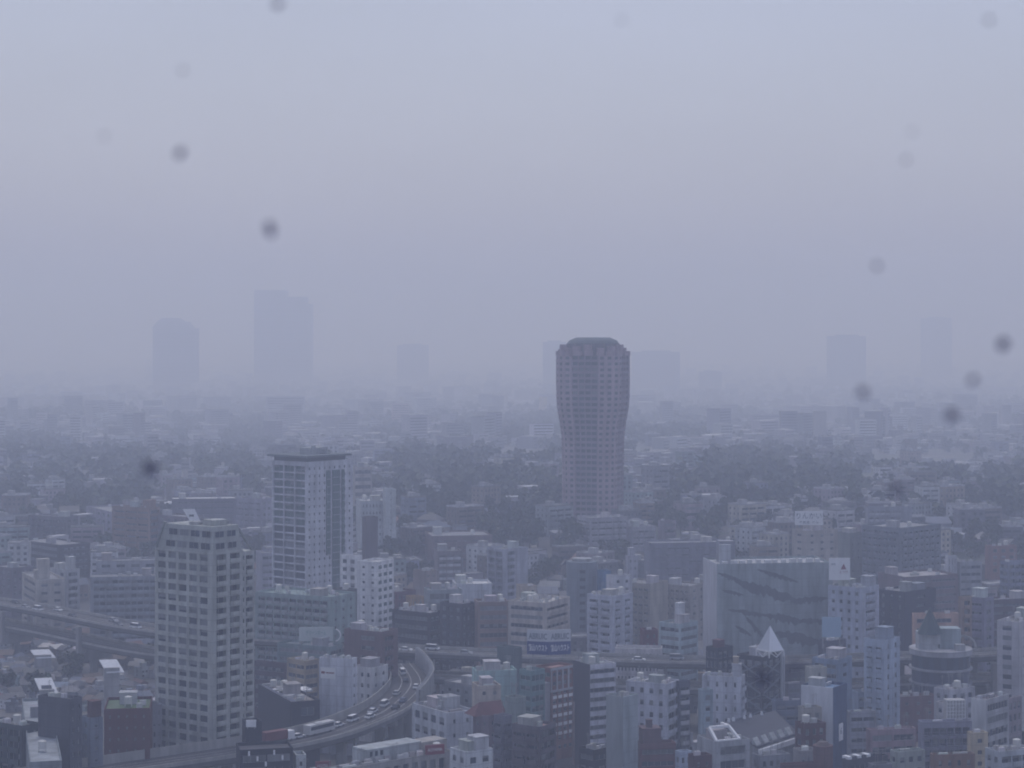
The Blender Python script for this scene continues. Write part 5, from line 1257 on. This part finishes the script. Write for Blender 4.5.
# too many to count: the far town and far woods
def far():
    hb, tb = MB(), MB(); rf = random.Random(5)
    def addbox(x, y, h, r):
        hb.tint = vary(rf.choice(((.42, .42, .45), (.30, .30, .33), (.36, .35, .36), (.22, .22, .25), (.48, .48, .50), (.28, .27, .28))), .25, rf); a = rf.uniform(0, 1.5); w, d = r*rf.uniform(.9, 1.6), r*rf.uniform(.7, 1.1)  # muted greys: part of the haze's fading is put into these wall colours
        z = gz(x, y); M = Matrix.Translation((x, y, z)) @ Matrix.Rotation(a, 4, 'Z'); hb.box(-w/2, -d/2, -3, w/2, d/2, h, M=M, bottom=False)
        hb.tint = vary((.07, .08, .10), .2, rf)
        for i in range(int(h/3.2)):
            zz = .9+i*3.2
            hb.quad(*[tuple(M @ Vector(q)) for q in ((-w*.46, -d/2-.05, zz), (w*.46, -d/2-.05, zz), (w*.46, -d/2-.05, zz+1.3), (-w*.46, -d/2-.05, zz+1.3))])
        hb.tint = rf.choice(((.2, .2, .22), (.1, .1, .11), (.35, .35, .37), (.5, .5, .52))); hb.box(-w/2-.1, -d/2-.1, h+.01, w/2+.1, d/2+.1, h+.4, M=M, bottom=False)
    def addtree(x, y, h, r):
        z = gz(x, y)
        for c in range(7):
            a, q = rf.uniform(0, 6.28), r*.8*sqrt(rf.random()); cz = h*rf.uniform(.3, .85); tb.tint = vary(rf.choice(((.035, .05, .03), (.05, .06, .035), (.045, .055, .04))), .3, rf)
            for i in range(9):
                p = Vector((x+q*cos(a)+rf.gauss(0, r*.28), y+q*sin(a)+rf.gauss(0, r*.28), z+cz+rf.gauss(0, r*.25)))
                u = Vector((rf.uniform(-1, 1), rf.uniform(-1, 1), rf.uniform(-1, 1))).normalized(); v = u.cross(Vector((rf.uniform(-1, 1), rf.uniform(-1, 1), 1))).normalized(); k = r*.26
                tb.quad(p-u*k-v*k, p+u*k-v*k, p+u*k+v*k*.8, p-u*k*.7+v*k)
    for k, x, y, h, r in FARSTUFF: (addtree if k == 'tree' else addbox)(x, y, h, r*1.3)
    for _ in range(6500):
        py = 358+92*rf.random()**.75; px = rf.uniform(-60, 1090); Y = (CH+25)*F/(py-HZ)
        if Y > 11500: continue
        for _i in range(8): Y = .5*Y+.5*(CH-gz((px-CX)/F*Y, Y))*F/(py-HZ)
        x = (px-CX)/F*Y
        if blocked(x, Y, 7): continue
        if inwood(px, py) or rf.random() < .38:
            addtree(x, Y, rf.uniform(8, 14)*(1 if Y < 3000 else 1.3), rf.uniform(5, 9)*(1 if Y < 3000 else 2.2))
        else:
            tall = rf.random() < .10
            addbox(x, Y, rf.uniform(20, 42) if tall else rf.uniform(6, 15), rf.uniform(10, 20)*(1 if Y < 3000 else 1.7))
    tag(link('distant_town', hb.mesh('distant_town', STUFFM)), 'mass of small pale buildings dissolving into the haze towards the horizon', 'buildings', kind='stuff')
    tag(link('distant_woods', tb.mesh('distant_woods', LEAF)), 'dark belts of far-off trees dissolving into the haze', 'trees', kind='stuff')
far()

def panel_house(px, py, Y, w, h, label, slot=True):
    c = P(px, py, Y); t = thing('house', (c.x, c.y, -.5), .25, label, 'house'); z = c.z+.5
    b = MB(); b.box(-w/2+.4, 0, 0, w/2-.4, h+1, z); link('wall', b.mesh('wall', WALL), t, color=(.35, .35, .35))
    b = MB(); b.quad((-w/2+1.2, -.3, z-h*.35), (w/2+1.2, -.3, z-h*.35), (w/2-1.2, h, z+h*.55), (-w/2-1.2, h, z+h*.55)); b.quad((-w/2+1.2, -.3, z-h*.35-.25), (w/2+1.2, -.3, z-h*.35-.25), (w/2-1.2, h, z+h*.55-.25), (-w/2-1.2, h, z+h*.55-.25))
    link('roof', b.mesh('roof', WHITE), t)
    if slot: b = MB(); b.quad((-1.6, h*.35, z+.05), (1.6, h*.35, z+.05), (1.4, h*.52, z+h*.18+.06), (-1.8, h*.52, z+h*.18+.06)); link('skylight', b.mesh('skylight', GLASS[0]), t)
panel_house(47, 690, 640, 5.4, 5.5, 'house with a steep bright white roof and dark slot above the dark grey slab')
panel_house(112, 668, 690, 6.0, 4.2, 'low house with a glaring white roof under the left expressway', False)
panel_house(43, 655, 750, 7.0, 3.0, 'pale-roofed low house under the lower expressway deck at far left', False)
# ------------------------------------------------------------------ traffic
def car_parts(kind):
    b = MB(); L, Wd = {'car': (4.5, 1.75), 'van': (4.8, 1.85)}[kind]
    h1, h2 = {'car': (0.85, 1.42), 'van': (1.0, 1.95)}[kind]
    pr = [(-L/2, .35), (-L/2, h1*.8), (-L/2+.1, h1), (L/2-.25, h1*.95), (L/2, h1*.65), (L/2, .35)]
    for s in (-1, 1):
        pass
    n = len(pr); i = 0
    for j in range(n):
        p, q = pr[j], pr[(j+1) % n]; b.quad((p[0], -Wd/2, p[1]), (q[0], -Wd/2, q[1]), (q[0], Wd/2, q[1]), (p[0], Wd/2, p[1]))
    for s in (-Wd/2, Wd/2):
        i = len(b.v); b.v += [(p[0], s, p[1]) for p in pr]; b.f.append(tuple(range(i, i+n))); b.m.append(0)
    cb = {'car': (-L*.42, -L*.30, L*.10, L*.26), 'van': (-L*.49, -L*.46, L*.30, L*.44)}[kind]; w2 = Wd/2-.06; w3 = Wd/2-.22
    g = MB(); z0, z1 = h1*.96, h2
    A = [(cb[0], -w2, z0), (cb[3], -w2, z0), (cb[3], w2, z0), (cb[0], w2, z0)]; T = [(cb[1], -w3, z1), (cb[2], -w3, z1), (cb[2], w3, z1), (cb[1], w3, z1)]
    for j in range(4): g.quad(A[j], A[(j+1) % 4], T[(j+1) % 4], T[j])
    rf = MB(); rf.box(cb[1], -w3, z1, cb[2], w3, z1+.05)
    wh = MB(); wh.v = []; 
    for k in range(12): pass
    for s in (0, .2):
        i = len(wh.v); wh.v += [(.33*cos(2*pi*k/12), s, .33*sin(2*pi*k/12)) for k in range(12)]; wh.f.append(tuple(range(i, i+12))); wh.m.append(0)
    for k in range(12): wh.f.append((k, (k+1) % 12, 12+(k+1) % 12, 12+k)); wh.m.append(0)
    hl = MB(); hl.box(0, 0, 0, .06, .35, .18)
    wm = wh.mesh('wheel', RUBBER); hm = hl.mesh('headlight', WHITE)
    P_ = [('body', b.mesh('body', METAL), (0, 0, 0), 'c'), ('cabin_glass', g.mesh('cabin_glass', GLASS[0]), (0, 0, 0), None), ('roof', rf.mesh('roof', METAL), (0, 0, 0), 'c')]
    for x in (-L*.3, L*.31):
        for y in (-Wd/2-.03, Wd/2-.17): P_.append(('wheel', wm, (x, y, .33), None))
    for y in (-Wd/2+.1, Wd/2-.45): P_.append(('headlight', hm, (L/2-.01, y, h1*.55), None))
    return P_, wm
CARP, WHEEL = car_parts('car'); VANP, _w = car_parts('van')
def big(kind):
    P_ = []
    def add(nm, bx, m, c): b = MB(); b.box(*bx); P_.append((nm, b.mesh(nm, m), (0, 0, 0), c))
    if kind == 'bus':
        add('body', (-5.5, -1.25, .4, 5.5, 1.25, 3.1), METAL, 'c')
        for s in (-1, 1): add('side_window', (-5.0, s*1.27-.01, 1.6, 4.9, s*1.27+.01, 2.6), GLASS[0], None)
        add('windscreen', (5.5, -1.1, 1.3, 5.53, 1.1, 2.7), GLASS[0], None); add('roof_unit', (-2, -.7, 3.1, .5, .7, 3.35), METAL, 'c'); xs = (-3.4, 3.5)
    else:
        add('cargo_box', (-5.0, -1.2, .9, 2.6, 1.2, 3.4), METAL, 'c'); add('cab', (2.8, -1.15, .5, 5.0, 1.15, 2.9), WHITE, None); add('windscreen', (5.0, -1.0, 1.7, 5.03, 1.0, 2.6), GLASS[0], None)
        add('chassis', (-4.9, -.5, .55, 2.79, .5, .89), RUBBER, None); xs = (-3.6, -2.4, 3.8)
    for x in xs:
        for y in (-1.26, 1.06): P_.append(('wheel', WHEEL, (x, y, .33), None))
    return P_
BUSP, TRUCKP = big('bus'), big('truck')
def drive(path, px, off, parts, name, col, label, cat, rev=False, dz=0.0, sc=1.0):
    i = min(range(1, len(path)-1), key=lambda j: abs(CX+path[j].x*F/path[j].y-px)+(0 if path[j].y > 500 else 500))
    q = path[i]; a, c = path[i-1], path[i+1]; t = (c-a).normalized(); 
    n = Vector((-t.y, t.x, 0)).normalized()
    f = min(max((px-(CX+a.x*F/a.y))/((CX+c.x*F/c.y)-(CX+a.x*F/a.y)+1e-6), 0), 1); base = a+(c-a)*f
    p = base+n*off
    o = thing(name, (p.x, p.y, p.z+.02+dz), atan2(t.y, t.x)+(pi if rev else 0), label, cat, 'vehicles on the expressways'); o.scale = (sc, sc, sc)
    for nm, me, loc, role in parts: link(nm, me, o, loc, 0, color=col if role else None)
WH, SL, DK, RD, BL = (.72, .73, .74), (.38, .39, .41), (.05, .05, .06), (.22, .05, .05), (.07, .10, .18)
k = [('dark red cargo truck with a white cab just right of the black glass office', TRUCKP, 'truck', (.16, .04, .045), 283, 2.6), ('silver-sided coach on the near expressway below the blank slab', BUSP, 'bus', (.55, .55, .54), 325, 2.2),
     ('white car between the red truck and the coach', CARP, 'car', WH, 304, 2.4), ('white car just ahead of the coach', CARP, 'car', WH, 346, 2.6), ('white van below the arched-side office', VANP, 'van', WH, 360, 2.4),
     ('pale car beside the white van', CARP, 'car', WH, 369, -.4), ('dark car on the near lane before the bend', CARP, 'car', DK, 388, -2.5), ('dark blue car entering the bend', CARP, 'car', BL, 381, 2.6)]
for lab, pr, nm, col, px, off in k: drive(pathB, px, off, pr, nm if nm in ('bus',) else {'truck': 'cargo_truck', 'car': 'car', 'van': 'van'}[nm], col, lab, nm)
def put(path, i, off, parts, name, col, label, rev=False):
    q = path[i]; t = (path[i+1]-path[i-1]).normalized(); n = Vector((-t.y, t.x, 0)); p = q+n*off
    o = thing(name, (p.x, p.y, p.z+.02), atan2(t.y, t.x)+(pi if rev else 0), label, name, 'vehicles on the expressways')
    for nm, me, loc, role in parts: link(nm, me, o, loc, 0, color=col if role else None)
for j, (i, off, pr, nm, col, lab) in enumerate([(34, 2.2, CARP, 'car', WH, 'white car rounding the start of the bend'), (37, 2.0, VANP, 'van', WH, 'white van on the outer lane midway round the bend'), (39, -2.2, CARP, 'car', BL, 'blue car on the inner lane midway round the bend'),
        (42, 2.3, CARP, 'car', SL, 'silver car beside the ribbed noise wall'), (45, -2.3, CARP, 'car', WH, 'white car near the far end of the bend'), (48, 1.8, CARP, 'car', DK, 'dark car at the far end of the bend'),
        (51, 2.0, VANP, 'van', WH, 'white van disappearing toward the double-decked expressway')]): put(pathB, i, off, pr, nm, col, lab)
for px, off, pr, nm, col, lab in [(10, 2.6, CARP, 'car', DK, 'dark car on the upper deck at the far left edge'), (31, -2.4, CARP, 'car', SL, 'silver car on the upper deck below the cream office'), (44, -2.6, VANP, 'van', WH, 'white van on the upper deck right of the silver car'),
        (53, 2.4, CARP, 'car', WH, 'white car on the upper deck beside the white van'), (78, -2.3, CARP, 'car', DK, 'dark car on the upper deck before the cell-like balcony block'), (108, 2.5, CARP, 'car', SL, 'silver car on the upper deck below the cell-like balcony block'),
        (124, -2.6, CARP, 'car', (.2, .2, .22), 'grey car on the upper deck below the cell-like balcony block'), (141, -2.5, VANP, 'van', WH, 'white van on the upper deck beside the grid-fronted tower'), (409, -2.6, CARP, 'car', WH, 'white car on the upper deck right of the brown tiled house'),
        (430, 2.6, VANP, 'van', WH, 'white van on the upper deck below the navy banded office'), (468, -2.6, CARP, 'car', SL, 'silver car on the upper deck below the purple-black office'), (590, 2.4, CARP, 'car', DK, 'dark car on the upper deck right of the roof sign'),
        (640, -2.5, CARP, 'car', WH, 'white car on the upper deck below the arcade wall'), (676, 2.5, VANP, 'van', SL, 'grey van on the upper deck left of the painted wall')]: drive(pathA, px, off, pr, nm, col, lab, nm)

# ------------------------------------------------------------------ rain drops clinging to the window in front of the lens (real drops of water)
def drops():
    m = bpy.data.materials.new('water'); m.use_nodes = True; p = m.node_tree.nodes['Principled BSDF']
    p.inputs['Transmission Weight'].default_value = 1.0; p.inputs['IOR'].default_value = 1.333; p.inputs['Roughness'].default_value = 0.02; p.inputs['Base Color'].default_value = (.10, .10, .20, 1)
    import bmesh
    bm = bmesh.new(); bmesh.ops.create_uvsphere(bm, u_segments=20, v_segments=12, radius=1.0)
    for v in bm.verts:
        if v.co.y > 0: v.co.y *= .12
        v.co.y *= .62; v.co.z *= 1.0+.10*(v.co.z < 0)
    me = bpy.data.meshes.new('water_drop'); bm.to_mesh(me); bm.free(); me.materials.append(m)
    for f in me.polygons: f.use_smooth = True
    D = .46
    for px, py, r, lab in [(180, 153, 1.15, 'blurred dark water drop in the upper left sky'), (270, 229, 1.35, 'darkest blurred water drop high above the widest ghost tower'), (183, 70, .62, 'faint blurred water drop near the top left'),
            (104, 136, .45, 'very faint blurred water drop left of the upper left dark one'), (278, 4, .9, 'blurred water drop cut by the top edge'), (150, 468, 1.25, 'smudged water drop above the slanting white roof panel'),
            (863, 392, 1.35, 'dark blurred water drop just below the faint boxy tower'), (1003, 344, 1.25, 'dark blurred water drop at the right edge near the skyline'), (973, 380, 1.05, 'middle one of three blurred drops stepping down at the right'),
            (952, 415, 1.25, 'lowest of three blurred drops stepping down at the right'), (877, 266, .75, 'faint blurred water drop in the right-hand sky'), (906, 160, .55, 'very faint blurred drop in the upper right sky'),
            (895, 490, 1.3, 'smudged water drop over the pale gallery-fronted block'), (912, 132, .4, 'tiny faint blurred drop in the upper right sky'), (622, 20, .45, 'tiny faint blurred drop near the top centre'),
            (989, 20, .6, 'faint blurred drop in the top right corner'), (763, 678, 1.45, 'pale smudged water drop on the dark braced tower'), (795, 664, 1.1, 'smudged water drop right of the dark braced tower')]:
        c = P(px, py, D); o = link('water_drop', me, None, tuple(c)); q = (math.sin(px*7.3)*.22, math.cos(py*3.1)*.22); o.scale = (r/1000*(1+q[0]), r/1000, r/1000*(1+q[1])); o.rotation_euler = (0, math.sin(px)*1.2, 0)
        tag(o, lab, 'water drop', 'rain drops on the window')
drops()
